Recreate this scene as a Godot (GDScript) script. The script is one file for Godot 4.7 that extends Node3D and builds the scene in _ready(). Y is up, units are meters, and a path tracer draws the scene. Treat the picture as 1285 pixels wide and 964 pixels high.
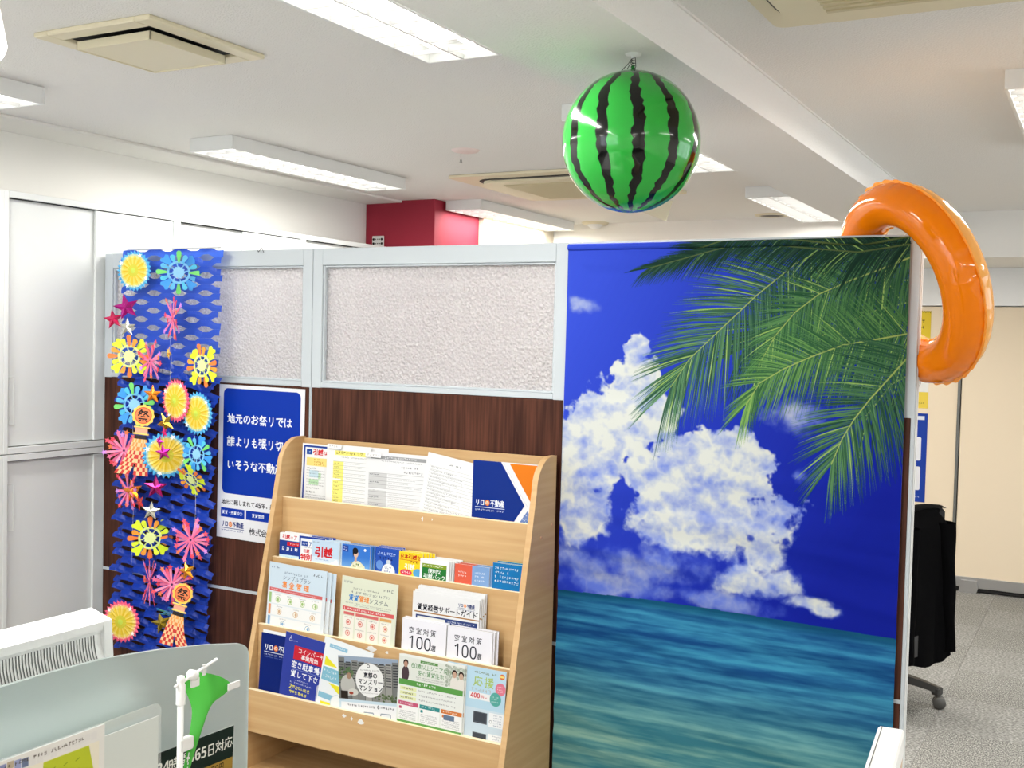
extends Node3D
# Office corner with a decorated partition, a brochure rack and ceiling lamps. Metres, y up; the camera is the origin, the floor lies 1.59 m below it.

const FLOOR := -1.59
const CEIL := 0.825
const DEPTH := -3.29            # front face of the partition
const CAB := -3.764             # front face of the steel cabinets
var counts := {}
var M := {}
var rng := RandomNumberGenerator.new()

func _ready():
	rng.seed = 7
	var cam := Camera3D.new()
	cam.name = "camera"
	cam.fov = 38.36
	cam.near = 0.05
	cam.far = 60.0
	cam.basis = Basis.from_euler(Vector3(deg_to_rad(-2.2122), deg_to_rad(28.528), deg_to_rad(1.3593)))
	add_child(cam)
	cam.current = true
	var env := Environment.new()
	env.background_mode = Environment.BG_COLOR
	env.background_color = Color(0.93, 0.96, 1.0)
	env.background_energy_multiplier = SKY
	env.tonemap_mode = Environment.TONE_MAPPER_LINEAR
	env.tonemap_exposure = EXPOSURE
	env.sdfgi_enabled = true
	env.ssao_enabled = true
	env.ssil_enabled = true
	var we := WorldEnvironment.new()
	we.name = "world_environment"
	we.environment = env
	add_child(we)
	make_materials()
	make_lamps()
	make_room()
	make_cabinets()
	make_partitions()
	make_ceiling_units()
	make_backdrop()
	make_rack()
	make_poster()
	make_garland()
	make_ornaments()
	make_ball()
	make_ring()
	make_far_side()
	make_desk()
	make_brochures()

const EXPOSURE := 2.07
const SKY := 2.5
const LAMP_ENERGY := 1.6

# ---------------------------------------------------------------- naming
func numbered(parent: Node, called: String) -> String:
	var key := str(parent.get_instance_id()) + called
	var n: int = counts.get(key, 0)
	counts[key] = n + 1
	return called if n == 0 else "%s_%03d" % [called, n]

func put(called: String, mesh: Mesh, m: Material, parent: Node = null) -> MeshInstance3D:
	var o := MeshInstance3D.new()
	var p: Node = parent if parent else self
	o.name = numbered(p, called)
	o.mesh = mesh
	if m:
		o.material_override = m
	o.cast_shadow = GeometryInstance3D.SHADOW_CASTING_SETTING_ON
	p.add_child(o, true)
	return o

func tag(o: Node, label: String, category: String, group := "") -> Node:
	o.set_meta("label", label)
	o.set_meta("category", category)
	if group:
		o.set_meta("group", group)
	return o

func thing(called: String, label: String, category: String, at := Vector3.ZERO, group := "") -> Node3D:
	var o := Node3D.new()
	o.name = numbered(self, called)
	o.position = at
	add_child(o, true)
	tag(o, label, category, group)
	return o

func struct(called: String, mesh: Mesh, m: Material, label: String, category: String, parent: Node = null) -> MeshInstance3D:
	var o := put(called, mesh, m, parent)
	o.set_meta("kind", "structure")
	if parent == null:
		tag(o, label, category)
	return o

# ---------------------------------------------------------------- meshes
class MB:
	var st := SurfaceTool.new()
	var col := Color.WHITE
	func _init(smooth := false):
		st.begin(Mesh.PRIMITIVE_TRIANGLES)
		st.set_smooth_group(0 if smooth else 0xFFFFFFFF)
	func v(p: Vector3, uv := Vector2.ZERO):
		st.set_color(col)
		st.set_uv(uv)
		st.add_vertex(p)
	func tri(a: Vector3, b: Vector3, c: Vector3, out: Vector3):
		if (b - a).cross(c - a).dot(out) > 0.0:
			v(a); v(c); v(b)
		else:
			v(a); v(b); v(c)
	func quad(a: Vector3, b: Vector3, c: Vector3, d: Vector3, out: Vector3):
		tri(a, b, c, out)
		tri(a, c, d, out)
	func box(c: Vector3, s: Vector3, bev := 0.0, b := Basis()):
		var h := s * 0.5
		if bev <= 0.0:
			for ax in 3:
				for sg in [-1.0, 1.0]:
					var n := Vector3.ZERO; n[ax] = sg
					var p := []
					for k in [[-1, -1], [1, -1], [1, 1], [-1, 1]]:
						var q := Vector3.ZERO
						q[ax] = sg * h[ax]; q[(ax + 1) % 3] = k[0] * h[(ax + 1) % 3]; q[(ax + 2) % 3] = k[1] * h[(ax + 2) % 3]
						p.append(c + b * q)
					quad(p[0], p[1], p[2], p[3], b * n)
			return
		var P := func(sx: float, sy: float, sz: float, ax: int) -> Vector3:
			var sg := Vector3(sx, sy, sz)
			var q := Vector3.ZERO
			for k in 3:
				q[k] = sg[k] * (h[k] if k == ax else h[k] - bev)
			return c + b * q
		for ax in 3:
			var a1 := (ax + 1) % 3
			var a2 := (ax + 2) % 3
			for sg in [-1.0, 1.0]:
				var n := Vector3.ZERO; n[ax] = sg
				var p := []
				for k in [[-1, -1], [1, -1], [1, 1], [-1, 1]]:
					var s3 := Vector3.ZERO
					s3[ax] = sg; s3[a1] = k[0]; s3[a2] = k[1]
					p.append(P.call(s3.x, s3.y, s3.z, ax))
				quad(p[0], p[1], p[2], p[3], b * n)
			for k in [[-1, -1], [1, -1], [1, 1], [-1, 1]]:
				var lo := Vector3.ZERO; var hi := Vector3.ZERO
				lo[ax] = -1; hi[ax] = 1
				lo[a1] = k[0]; hi[a1] = k[0]; lo[a2] = k[1]; hi[a2] = k[1]
				var n := lo + hi
				quad(P.call(lo.x, lo.y, lo.z, a1), P.call(hi.x, hi.y, hi.z, a1), P.call(hi.x, hi.y, hi.z, a2), P.call(lo.x, lo.y, lo.z, a2), b * n)
		for sx in [-1.0, 1.0]:
			for sy in [-1.0, 1.0]:
				for sz in [-1.0, 1.0]:
					tri(P.call(sx, sy, sz, 0), P.call(sx, sy, sz, 1), P.call(sx, sy, sz, 2), b * Vector3(sx, sy, sz))
	func prism(pts: PackedVector2Array, d: float, xf := Transform3D()):   # outline in xy, from z = 0 to z = d
		var t := Geometry2D.triangulate_polygon(pts)
		for k in range(0, t.size(), 3):
			for z in [0.0, d]:
				var q := []
				for j in 3:
					q.append(xf * Vector3(pts[t[k + j]].x, pts[t[k + j]].y, z))
				tri(q[0], q[1], q[2], xf.basis * Vector3(0, 0, (1.0 if z > 0.0 else -1.0) * (1.0 if d > 0.0 else -1.0)))
		var cw := Geometry2D.is_polygon_clockwise(pts)
		for k in pts.size():
			var a := pts[k]; var b := pts[(k + 1) % pts.size()]
			var n := Vector2(b.y - a.y, a.x - b.x) * (-1.0 if cw else 1.0)
			quad(xf * Vector3(a.x, a.y, 0), xf * Vector3(b.x, b.y, 0), xf * Vector3(b.x, b.y, d), xf * Vector3(a.x, a.y, d), xf.basis * Vector3(n.x, n.y, 0))
	func flat(pts: PackedVector2Array, z: float, xf := Transform3D()):
		var t := Geometry2D.triangulate_polygon(pts)
		for k in range(0, t.size(), 3):
			var q := []
			for j in 3:
				q.append(xf * Vector3(pts[t[k + j]].x, pts[t[k + j]].y, z))
			tri(q[0], q[1], q[2], xf.basis * Vector3(0, 0, 1))
	func tube(path: Array, r: float, n := 8):
		for k in path.size() - 1:
			var a: Vector3 = path[k]; var b: Vector3 = path[k + 1]
			var d := (b - a).normalized()
			var u := d.cross(Vector3.UP if absf(d.y) < 0.9 else Vector3.RIGHT).normalized()
			var w := d.cross(u)
			for j in n:
				var o1 := (u * cos(TAU * j / n) + w * sin(TAU * j / n))
				var o2 := (u * cos(TAU * (j + 1) / n) + w * sin(TAU * (j + 1) / n))
				quad(a + o1 * r, b + o1 * r, b + o2 * r, a + o2 * r, o1 + o2)
				if k == 0: tri(a, a + o1 * r, a + o2 * r, -d)
				if k == path.size() - 2: tri(b, b + o1 * r, b + o2 * r, d)
	func lathe(prof: Array, n: int, xf := Transform3D()):   # Vector2(radius, height) round y
		for k in prof.size() - 1:
			var p: Vector2 = prof[k]; var q: Vector2 = prof[k + 1]
			for j in n:
				var a := TAU * j / n; var b := TAU * (j + 1) / n
				var o := Vector3(cos((a + b) / 2), 0, sin((a + b) / 2)) * (q.y - p.y) + Vector3(0, p.x - q.x, 0)
				var f := func(r: Vector2, t: float) -> Vector3: return xf * Vector3(r.x * cos(t), r.y, r.x * sin(t))
				quad(f.call(p, a), f.call(q, a), f.call(q, b), f.call(p, b), xf.basis * o)
	func grid(nx: int, ny: int, f: Callable, flip := false):   # f(u, v) -> Vector3, uv = (u, v)
		for j in ny:
			for i in nx:
				var p := []
				var t := []
				for k in [[0, 0], [1, 0], [1, 1], [0, 1]]:
					var uv := Vector2(float(i + k[0]) / nx, float(j + k[1]) / ny)
					t.append(uv); p.append(f.call(uv.x, uv.y))
				for w in ([[0, 2, 1], [0, 3, 2]] if flip else [[0, 1, 2], [0, 2, 3]]):
					for q in w:
						v(p[q], t[q])
	func done(mesh: ArrayMesh = null) -> ArrayMesh:
		st.generate_normals()
		return st.commit(mesh)

func bx(c: Vector3, s: Vector3, bev := 0.0, b := Basis()) -> ArrayMesh:
	var m := MB.new(); m.box(c, s, bev, b)
	return m.done()

func span(lo: Vector3, hi: Vector3, bev := 0.0) -> ArrayMesh:
	return bx((lo + hi) * 0.5, (hi - lo).abs(), bev)

func ngon(n: int, r: float, c := Vector2.ZERO, ry := -1.0) -> PackedVector2Array:
	var p := PackedVector2Array()
	for k in n:
		p.append(c + Vector2(cos(TAU * k / n) * r, sin(TAU * k / n) * (r if ry < 0 else ry)))
	return p

func rounded(w: float, h: float, r: float, n := 6, c := Vector2.ZERO) -> PackedVector2Array:
	var p := PackedVector2Array()
	var corners := [Vector2(w / 2 - r, h / 2 - r), Vector2(-w / 2 + r, h / 2 - r), Vector2(-w / 2 + r, -h / 2 + r), Vector2(w / 2 - r, -h / 2 + r)]
	for k in 4:
		for j in n + 1:
			var a := PI / 2 * (k + float(j) / n)
			p.append(c + corners[k] + Vector2(cos(a), sin(a)) * r)
	return p

# ---------------------------------------------------------------- print: flat pictures for paper and cloth
const STROKES := {
	"地": "0565 313c 0d6b 77e4eacb a1ab 747d8efefb", "元": "32c2 16e6 665a1e 969daeeeeb", "祭": "5015 4272 7218 3456 92d2 d287 83f8 59a9 2cdc 8c8f 5e3f bedf",
	"誰": "3041 0373 1666 1868 1a6a6e1e1a a086 939f d0c3 93f3 96f6 99f9 9dfd c3cd", "張": "0151 5155 5515 1509 0959 595d 5d3f 8088 80e0 83d3 85d5 68f8 888e 8ebc d9bb a9ff", "切": "0674 313b 3b7b 73e3ddbe a3a86f",
	"不": "12e2 821a 858f 96ea", "動": "6021 0282 1474 7479 7919 1914 1676 414d 1b7b 0e8d 95f5eecf b1b88f", "産": "7072 22d2 5365 a395 26e6 262b0f 574a 49d9 4cdc 3fef 878f",
	"親": "4042 1272 2335 6355 0686 0989 464f 490d 497c a1e1e9a9a1 a4e4 a6e6 b9bc9f d9defefc", "年": "4015 33d3 47d7 474b 0bfb 838f", "株": "0464 303f 340a 3568 8175 83e3 77f7 b0bf b77d b7fc",
	"式": "04f4 2888 585d 1e9c 90a8defefb c0e2", "会": "7007 70f7 46b6 19e9 693ecd abdf", "社": "3042 04640b 383f 486a 86f6 b1be 7efe", "引": "1171 7176 7626 260a 0a7a 7a7e5f d0df",
	"越": "1373 404c 0686 4979 280e 1c4efe 93f3 939a b1c8fb e5ab d0f2", "特": "2105 1464 0968 404f 82e2 b0b5 75f5 78f8 d8dfbe 9aac", "別": "1171751511 08787e5f 45480f a2aa e0efce",
	"日": "31c1cf3f31 38c8", "本": "14e4 808f 841c 84ec 5bbb", "便": "3006 242f 51f1 63e3e96963 66e6 a1aa5f 7aff", "利": "6012 0585 414f 460c 468a a2aa e0efce",
	"集": "5014 4248 8088 42e2 44d4 46d6 48e8 0bfb 888f 8b2f 8bef", "金": "7006 70f6 46b6 29d9 767f 4b5d bbad 1fef", "管": "3013 2171 a083 91f1 7374 14e4 1407 e4e6 46b6b949 464f 4bcbcf4f",
	"理": "0262 0767 323c 0d6c 81e1e88881 84e4 b1be 8beb 7efe", "賃": "4014 3236 d071 63e3 a1a6 66e6 47b7bd4d47 49b9 4bbb 5d2f addf", "貸": "4014 3236 54e2 80a4e6 c0e1 47b7bd4d47 49b9 4bbb 5d2f addf",
	"経": "401445 6319 0968 393f 1b0e 5b6d 81d177 93f7 8afa b8be 7efe", "営": "3042 7072 c0b2 13e3 1316 e3e6 45b5b84845 2adadf2f2a 786a", "空": "7072 12e2 1215 e2e5 635628 9396d7 3aca 7a7e 1eee",
	"室": "7072 12e2 1215 e2e5 35c5 7548c8 a6c9 3bcb 797e 1eee", "対": "4043 0383 740e 158d 85f5 d0dfbe 98ab", "策": "3013 2171 a083 91f1 15e5 3b37c7cbab 747f 791f 89ee",
	"選": "1133 07373c0e 2c6efe 509092525494 b0f0f2b2b4f4 57f7 858a c5ca 4afa 8b6d cbed", "事": "12e2 707f5e 34c4c63634 28c8cc 0afa 2ccc", "業": "5053 9093 2133 c1b3 04f4 4556 a596 17e7 39c9 0bfb 777f 7b1f 8bef",
	"用": "212a0f 21d1dfbe 25d5 29d9 717f", "駐": "1171 1119 1464 1666 4149 19796e4f 0b0e 2b3d b0c2 84f4 98e8 b4be 8efe", "車": "22d2 34c4ca3a34 37c7 1cec 707f",
	"場": "0555 313b 0c5b 70d0d57570 73d3 67f7 876b 89f9eecf b97e d9af", "下": "12e2 727f 85ca", "東": "12e2 34c4c93934 36c6 707f 791e 89ee", "都": "1272 4045 0585 810a 28787f2f28 2b7b a1e1c6e9dcbb a1af",
	"歳": "7074 72c2 3134 04f4 26e6 262b0f a5bbff e89f 4888 686e 4a3d 8a9c", "以": "222c79 4366 d1c86f aaff", "上": "717e 77d7 1eee", "向": "7053 232f 23d3dfbe 57a7ab5b57",
	"安": "7072 12e2 1215 e2e5 744acf b78c2f 18e8", "心": "270c 444d6ebebb 6296 c5fa", "住": "3006 242f 90a2 64e4 69e9 a4ae 5efe", "宅": "7072 12e2 1215 e2e5 b536 1ae8 666d8eeeeb",
	"応": "7072 22e2 222a0f 583c 767dcecb 95a7 d7fb", "援": "0353 303f1e 0a58 e071 8294 b2b4 e2d4 75f5 68f8 a56f 9aea8f 9bff", "円": "212f 21d1dfbe 28d8 7178",
	"時": "02525d0d02 0757 82e2 b0b5 65f5 68f8 d8dfbe 8a9c", "間": "101f 10606515 1363 9095 90e0efce 93e3 95e5 58a8ae5e58 5bab", "売": "12e2 7075 35c5 17e7 1719 e7ea 595b1f 999eeeeb",
	"買": "21d1d52521 6165 9195 37c7cd3d37 39c9 3bcb 5d2f addf", "仲": "3006 242f 63e3ea6a63 a0af", "介": "7007 70f7 686c3f a8af", "総": "401445 6319 0968 393f 1b0e 5b6d a084 b0f4 a576d6 7a6d 999dcdca b9c9 eafc",
	"の": "83794d1a2663b3e7db9e", "お": "1484 515d2d1b58b7dabd8e b2e5", "り": "4248 b2b89d7f", "で": "13d285698dce b6c8 d5e7", "は": "22182e 65e5 b2bc8e6c8aed", "よ": "84d4 818c5e3c5ade",
	"も": "716c8ecdda 35a5 39a9", "っ": "39a7dabd6e", "い": "333a5d7b c4ea", "そ": "42c238e78a8dce", "う": "51a2 3695c8ac6f", "な": "1484 5129 b3e5 b6bd8e6c8aee", "に": "22182e 74d4 7b9ded",
	"し": "515c7ebdda", "ま": "23d3 37c7 818c5e3c5ade", "れ": "414f 14641b 57a4b6aded", "て": "13d285698dce", "さ": "25d4 61b9 3a4dae", "き": "33b2 36c5 61b9 3b5ebe", "け": "22192e 65e5 b1ba8f",
	"リ": "4249 b2b97f", "ロ": "33c3cd3d33", "ア": "12d296 757b3f", "シ": "3264 2658 2e8bd4", "ン": "2355 2e8bd5", "プ": "23c3b94f d0f0f2d2d0", "ル": "434a1f 929de9", "ラ": "32c2 26d6ca5f",
	"ス": "23c38a1f 8ade", "テ": "33c3 17e7 777b4f", "ム": "722ddc a8ee", "サ": "05f5 414a b1b85f", "ポ": "14c4 717e 482c b8dc d0f0f2d2d0", "ー": "18e8", "ト": "515f 67cb", "ガ": "15c5bd8e 61581e c1d3 e0f2",
	"イ": "c17619 868f", "ド": "515f 67ba c2d4 e1f3", "コ": "23c3cd 2dcd", "パ": "541d a4ed d0f0f2d2d0", "バ": "541d a4ed c1d3 e0f2", "キ": "24c3 28d7 61af", "ク": "6118 53c3aa4f", "ッ": "3749 7688 c7ac6f",
	"セ": "17d5aa 515c6ede", "ナ": "15e5 81793f", "つ": "26a4d8ac6e", "マ": "23d3d37a 58ae", "ョ": "57c7ce 5aca 5ece", "ニ": "34c4 1ded", "・": "7789", "。": "3b5b5d3d3b", "～": "18588aa8d8",
}

class Pic:
	var im: Image
	var s: float                # pixels per unit while drawing (twice the final size)
	var rng := RandomNumberGenerator.new()
	static var glyphs := {}
	func _init(w: float, h: float, px: float, bg: Color):
		s = px * 2.0
		im = Image.create(int(w * s / 2.0) * 2, int(h * s / 2.0) * 2, false, Image.FORMAT_RGB8)
		im.fill(bg)
		rng.seed = int(w * 31 + h)
	func rect(x: float, y: float, w: float, h: float, c: Color):
		im.fill_rect(Rect2i(roundi(x * s), roundi(y * s), maxi(1, roundi(w * s)), maxi(1, roundi(h * s))), c)
	func fill(polys: Array, c: Color):   # in pixels, even-odd
		var y0 := 1e9; var y1 := -1e9
		for p in polys:
			for q in p:
				y0 = minf(y0, q.y); y1 = maxf(y1, q.y)
		for y in range(maxi(0, floori(y0)), mini(im.get_height() - 1, ceili(y1)) + 1):
			var yc := y + 0.5
			var xs := PackedFloat32Array()
			for p in polys:
				var n: int = p.size()
				var a: Vector2 = p[n - 1]
				for k in n:
					var b: Vector2 = p[k]
					if (a.y <= yc) != (b.y <= yc):
						xs.append(a.x + (yc - a.y) / (b.y - a.y) * (b.x - a.x))
					a = b
			xs.sort()
			for k in range(0, xs.size() - 1, 2):
				var xa := roundi(xs[k]); var xb := roundi(xs[k + 1])
				if xb > xa:
					im.fill_rect(Rect2i(xa, y, xb - xa, 1), c)
	func poly(pts: Array, c: Color):
		var p := PackedVector2Array()
		for q in pts: p.append(q * s)
		fill([p], c)
	func oval(cx: float, cy: float, rx: float, ry: float, c: Color):
		var p := PackedVector2Array()
		for k in 40: p.append(Vector2(cx + cos(TAU * k / 40) * rx, cy + sin(TAU * k / 40) * ry) * s)
		fill([p], c)
	func ring(cx: float, cy: float, r: float, w: float, c: Color, inside: Color):
		oval(cx, cy, r, r, c)
		oval(cx, cy, r - w, r - w, inside)
	func rrect(x: float, y: float, w: float, h: float, r: float, c: Color):
		rect(x + r, y, w - 2 * r, h, c)
		rect(x, y + r, w, h - 2 * r, c)
		for k in [[x + r, y + r], [x + w - r, y + r], [x + r, y + h - r], [x + w - r, y + h - r]]:
			oval(k[0], k[1], r, r, c)
	func seg(a: Vector2, b: Vector2, w: float, c: Color):   # in pixels
		var d := (b - a).normalized() * w * 0.5
		if d == Vector2.ZERO: d = Vector2(w * 0.5, 0)
		var n := Vector2(-d.y, d.x)
		fill([PackedVector2Array([a - d * 0.7 + n, b + d * 0.7 + n, b + d * 0.7 - n, a - d * 0.7 - n])], c)
	func line(a: Vector2, b: Vector2, w: float, c: Color):
		seg(a * s, b * s, w * s, c)
	func text(t: String, x: float, y: float, size: float, c: Color, bold := 0.1, gap := 0.0, sx := 1.0):   # left, top; returns the right end
		var u := size * s
		for ch in t:
			if STROKES.has(ch):
				for stroke in STROKES[ch].split(" "):
					var last := Vector2.INF
					for k in range(0, stroke.length(), 2):
						var q := Vector2(stroke[k].hex_to_int(), stroke[k + 1].hex_to_int()) / 16.0 * 0.96 + Vector2(0.02, 0.02)
						q = Vector2(x * s + q.x * u * sx, y * s + q.y * u)
						if last != Vector2.INF: seg(last, q, bold * u, c)
						last = q
				x += size * sx + gap
			elif ch == " ":
				x += size * 0.4
			else:
				var g: Array = glyph(ch, bold > 0.1)
				var polys := []
				for p in g[0]:
					var o := PackedVector2Array()
					for q in p: o.append(Vector2(x * s + q.x * u * 1.25 * sx, y * s + (0.92 + q.y * 1.25) * u))
					polys.append(o)
				fill(polys, c)
				x += g[1] * size * 1.25 * sx + gap
		return x
	static func glyph(ch: String, heavy: bool) -> Array:
		var key := ch + str(heavy)
		if not glyphs.has(key):
			var f := SystemFont.new()
			f.font_names = PackedStringArray(["Droid Sans"])
			f.font_weight = 700 if heavy else 400
			var ts := TextServerManager.get_primary_interface()
			var rid: RID = f.get_rids()[0]
			var gi := ts.font_get_glyph_index(rid, 64, ch.unicode_at(0), 0)
			var d: Dictionary = ts.font_get_glyph_contours(rid, 64, gi)
			var polys := []
			var from := 0
			for last in d.get("contours", []):
				var p := PackedVector2Array()
				for k in range(from, last + 1):
					p.append(Vector2(d.points[k].x, d.points[k].y) / 64.0)
				from = last + 1
				polys.append(p)
			glyphs[key] = [polys, ts.font_get_glyph_advance(rid, 64, gi).x / 64.0]
		return glyphs[key]
	func scrawl(x: float, y: float, w: float, h: float, c: Color, fill_part := 1.0):   # a row of print too small to read
		var n := int(w / h * fill_part)
		for k in n:
			if rng.randf() < 0.06: continue
			var px := x + k * h
			for j in 3:
				if rng.randf() < 0.5: rect(px + rng.randf() * h * 0.2, y + rng.randf() * h * 0.85, h * rng.randf_range(0.4, 0.75), h * 0.13, c)
				else: rect(px + rng.randf() * h * 0.75, y + rng.randf() * h * 0.2, h * 0.13, h * rng.randf_range(0.5, 0.8), c)
	func tex() -> ImageTexture:
		im.resize(im.get_width() / 2, im.get_height() / 2, Image.INTERPOLATE_BILINEAR)
		return ImageTexture.create_from_image(im)

# ---------------------------------------------------------------- materials
func mat(c: Color, rough := 0.6, metal := 0.0) -> StandardMaterial3D:
	var m := StandardMaterial3D.new()
	m.albedo_color = c
	m.roughness = rough
	m.metallic = metal
	return m

func tinted(rough := 0.6, metal := 0.0) -> StandardMaterial3D:   # colour from the vertices
	var m := mat(Color.WHITE, rough, metal)
	m.vertex_color_use_as_albedo = true
	m.vertex_color_is_srgb = true
	m.cull_mode = BaseMaterial3D.CULL_DISABLED
	return m

func noise(freq: float, octaves := 3, kind := FastNoiseLite.TYPE_SIMPLEX_SMOOTH, sd := 3) -> FastNoiseLite:
	var n := FastNoiseLite.new()
	n.noise_type = kind
	n.frequency = freq
	n.fractal_octaves = octaves
	n.seed = sd
	return n

func bumps(m: StandardMaterial3D, freq: float, scale: float, strength: float, kind := FastNoiseLite.TYPE_SIMPLEX_SMOOTH):
	var t := NoiseTexture2D.new()
	t.width = 256
	t.height = 256
	t.seamless = true
	t.noise = noise(freq, 2, kind)
	t.as_normal_map = true
	t.bump_strength = 6.0
	m.normal_enabled = true
	m.normal_texture = t
	m.normal_scale = strength
	m.uv1_triplanar = true
	m.uv1_world_triplanar = true
	m.uv1_scale = Vector3.ONE * scale

func wood(a: Color, b: Color, upright: bool, fine: float, rough: float) -> StandardMaterial3D:
	var w := 384
	var im := Image.create(w, w, false, Image.FORMAT_RGB8)
	var n1 := noise(0.06 * fine, 4)
	var n2 := noise(0.012 * fine, 2, FastNoiseLite.TYPE_SIMPLEX_SMOOTH, 9)
	for y in w:
		for x in w:
			var across := float(x if upright else y)
			var along := float(y if upright else x)
			# mirrored halves make the picture repeat without a seam
			var wrap := absf(along - w / 2.0)
			var acr := absf(across - w / 2.0)
			var t := n1.get_noise_2d(acr * 1.6, wrap * 0.06) * 0.55 + n2.get_noise_2d(acr, wrap * 0.12) * 0.5 + 0.5
			im.set_pixel(x, y, a.lerp(b, clampf(t, 0.0, 1.0)))
	var m := mat(Color.WHITE, rough)
	m.albedo_texture = ImageTexture.create_from_image(im)
	m.uv1_triplanar = true
	m.uv1_world_triplanar = true
	m.uv1_scale = Vector3.ONE * 1.3
	return m

func make_materials():
	M.ceiling = mat(Color(0.93, 0.925, 0.91), 0.9)
	bumps(M.ceiling, 0.09, 5.0, 0.35)
	M.wall = mat(Color(0.93, 0.925, 0.905), 0.85)
	M.wall_beige = mat(Color(0.80, 0.76, 0.68), 0.85)
	M.steel_white = mat(Color(0.84, 0.855, 0.85), 0.42)
	M.frame = mat(Color(0.715, 0.745, 0.765), 0.4)
	M.gap = mat(Color(0.12, 0.12, 0.12), 0.8)
	M.brown = wood(Color(0.20, 0.11, 0.08), Color(0.37, 0.22, 0.165), true, 1.6, 0.5)
	M.brown.metallic_specular = 0.25
	M.maple = wood(Color(0.72, 0.575, 0.385), Color(0.79, 0.66, 0.48), false, 0.7, 0.5)
	M.maple_edge = wood(Color(0.94, 0.86, 0.70), Color(0.97, 0.91, 0.78), true, 0.7, 0.5)
	M.frosted = mat(Color(0.96, 0.955, 0.96, 0.42), 0.65)
	var fr := NoiseTexture2D.new()
	fr.width = 512; fr.height = 512; fr.seamless = true
	fr.noise = noise(0.11, 2, FastNoiseLite.TYPE_CELLULAR, 8)
	var fg := Gradient.new()
	fg.set_color(0, Color(0.84, 0.835, 0.84)); fg.set_color(1, Color(1, 1, 1))
	fr.color_ramp = fg
	M.frosted.albedo_texture = fr
	M.frosted.refraction_enabled = true
	M.frosted.refraction_scale = 0.05
	bumps(M.frosted, 0.16, 2.2, 0.9, FastNoiseLite.TYPE_CELLULAR)
	M.crimson = mat(Color(0.62, 0.12, 0.215), 0.7)
	M.beige_plastic = mat(Color(0.89, 0.855, 0.74), 0.5)
	M.dark = mat(Color(0.025, 0.025, 0.03), 0.7)
	M.white_plastic = mat(Color(0.90, 0.905, 0.90), 0.35)
	M.metal = mat(Color(0.72, 0.72, 0.72), 0.35, 0.8)
	M.wire = mat(Color(0.25, 0.25, 0.26), 0.4, 0.6)
	M.panel_beige = mat(Color(0.88, 0.82, 0.72), 0.9)
	M.paper = mat(Color(0.84, 0.845, 0.84), 0.7)
	M.tinted = tinted(0.55)
	M.foil = tinted(0.22, 0.75)
	var carpet := NoiseTexture2D.new()
	carpet.width = 256; carpet.height = 256; carpet.seamless = true
	carpet.noise = noise(0.22, 3)
	var g := Gradient.new()
	g.set_color(0, Color(0.22, 0.22, 0.21)); g.set_color(1, Color(0.84, 0.835, 0.805))
	carpet.color_ramp = g
	for k in 2:
		var m := mat(Color(1, 1, 1) if k == 0 else Color(0.96, 0.96, 0.955), 0.95)
		m.albedo_texture = carpet
		m.uv1_triplanar = true; m.uv1_world_triplanar = true
		m.uv1_scale = Vector3(1.1, 1.1, 2.6) if k == 0 else Vector3(2.6, 1.1, 1.1)
		M["carpet%d" % k] = m
	M.tube = mat(Color(1, 1, 1), 0.4)
	M.tube.emission_enabled = true
	M.tube.emission = Color(1.0, 0.985, 0.95)
	M.tube.emission_energy_multiplier = 1.7
	M.pane = mat(Color(1, 1, 1, 0.03), 0.02)
	M.pane.transparency = BaseMaterial3D.TRANSPARENCY_ALPHA
	M.reflector = mat(Color(0.86, 0.86, 0.86), 0.3)

# ---------------------------------------------------------------- ceiling lamps
func make_lamp(x: float, far: float, len: float, label: String, power := 1.0):
	var t := thing("ceiling_lamp", label, "ceiling lamp", Vector3(x, CEIL, far + len / 2), "long white fluorescent lamps on the ceiling")
	var w := 0.24
	var h := 0.058
	var hb := MB.new()
	hb.box(Vector3(0, -0.006, 0), Vector3(w - 0.021, 0.006, len - 0.021))
	for s in [-1.0, 1.0]:
		hb.box(Vector3(s * (w / 2 - 0.005), -h / 2 - 0.0005, 0), Vector3(0.010, h - 0.001, len - 0.0205), 0.001)
		hb.box(Vector3(0, -h / 2, s * (len / 2 - 0.005)), Vector3(w, h, 0.010), 0.002)
	put("housing", hb.done(), M.white_plastic, t)
	var rb := MB.new()
	rb.box(Vector3(0, -0.010, 0), Vector3(w - 0.022, 0.003, len - 0.022))
	put("reflector", rb.done(), M.reflector, t)
	for s in [-1.0, 1.0]:
		var tb := MB.new(true)
		tb.tube([Vector3(s * 0.055, -0.028, -len / 2 + 0.03), Vector3(s * 0.055, -0.028, len / 2 - 0.03)], 0.0125, 12)
		put("fluorescent_tube", tb.done(), M.tube, t)
	var lv := MB.new()
	var n := int(len / 0.085)
	for k in range(1, n):
		lv.box(Vector3(0, -0.051, -len / 2 + len * k / n), Vector3(w - 0.022, 0.012, 0.0025))
	lv.box(Vector3(0, -0.0512, 0), Vector3(0.006, 0.0125, len - 0.022))
	put("louvre", lv.done(), M.reflector, t)
	var a := AreaLight3D.new()
	a.name = "lamp_light"
	a.area_size = Vector2(0.15, len - 0.06)
	a.light_energy = LAMP_ENERGY * power
	a.light_color = Color(1.0, 0.985, 0.965)
	a.area_range = 14.0
	a.shadow_enabled = true
	a.rotation.x = -PI / 2
	a.position = Vector3(0, -0.0595, 0)
	t.add_child(a)

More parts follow.
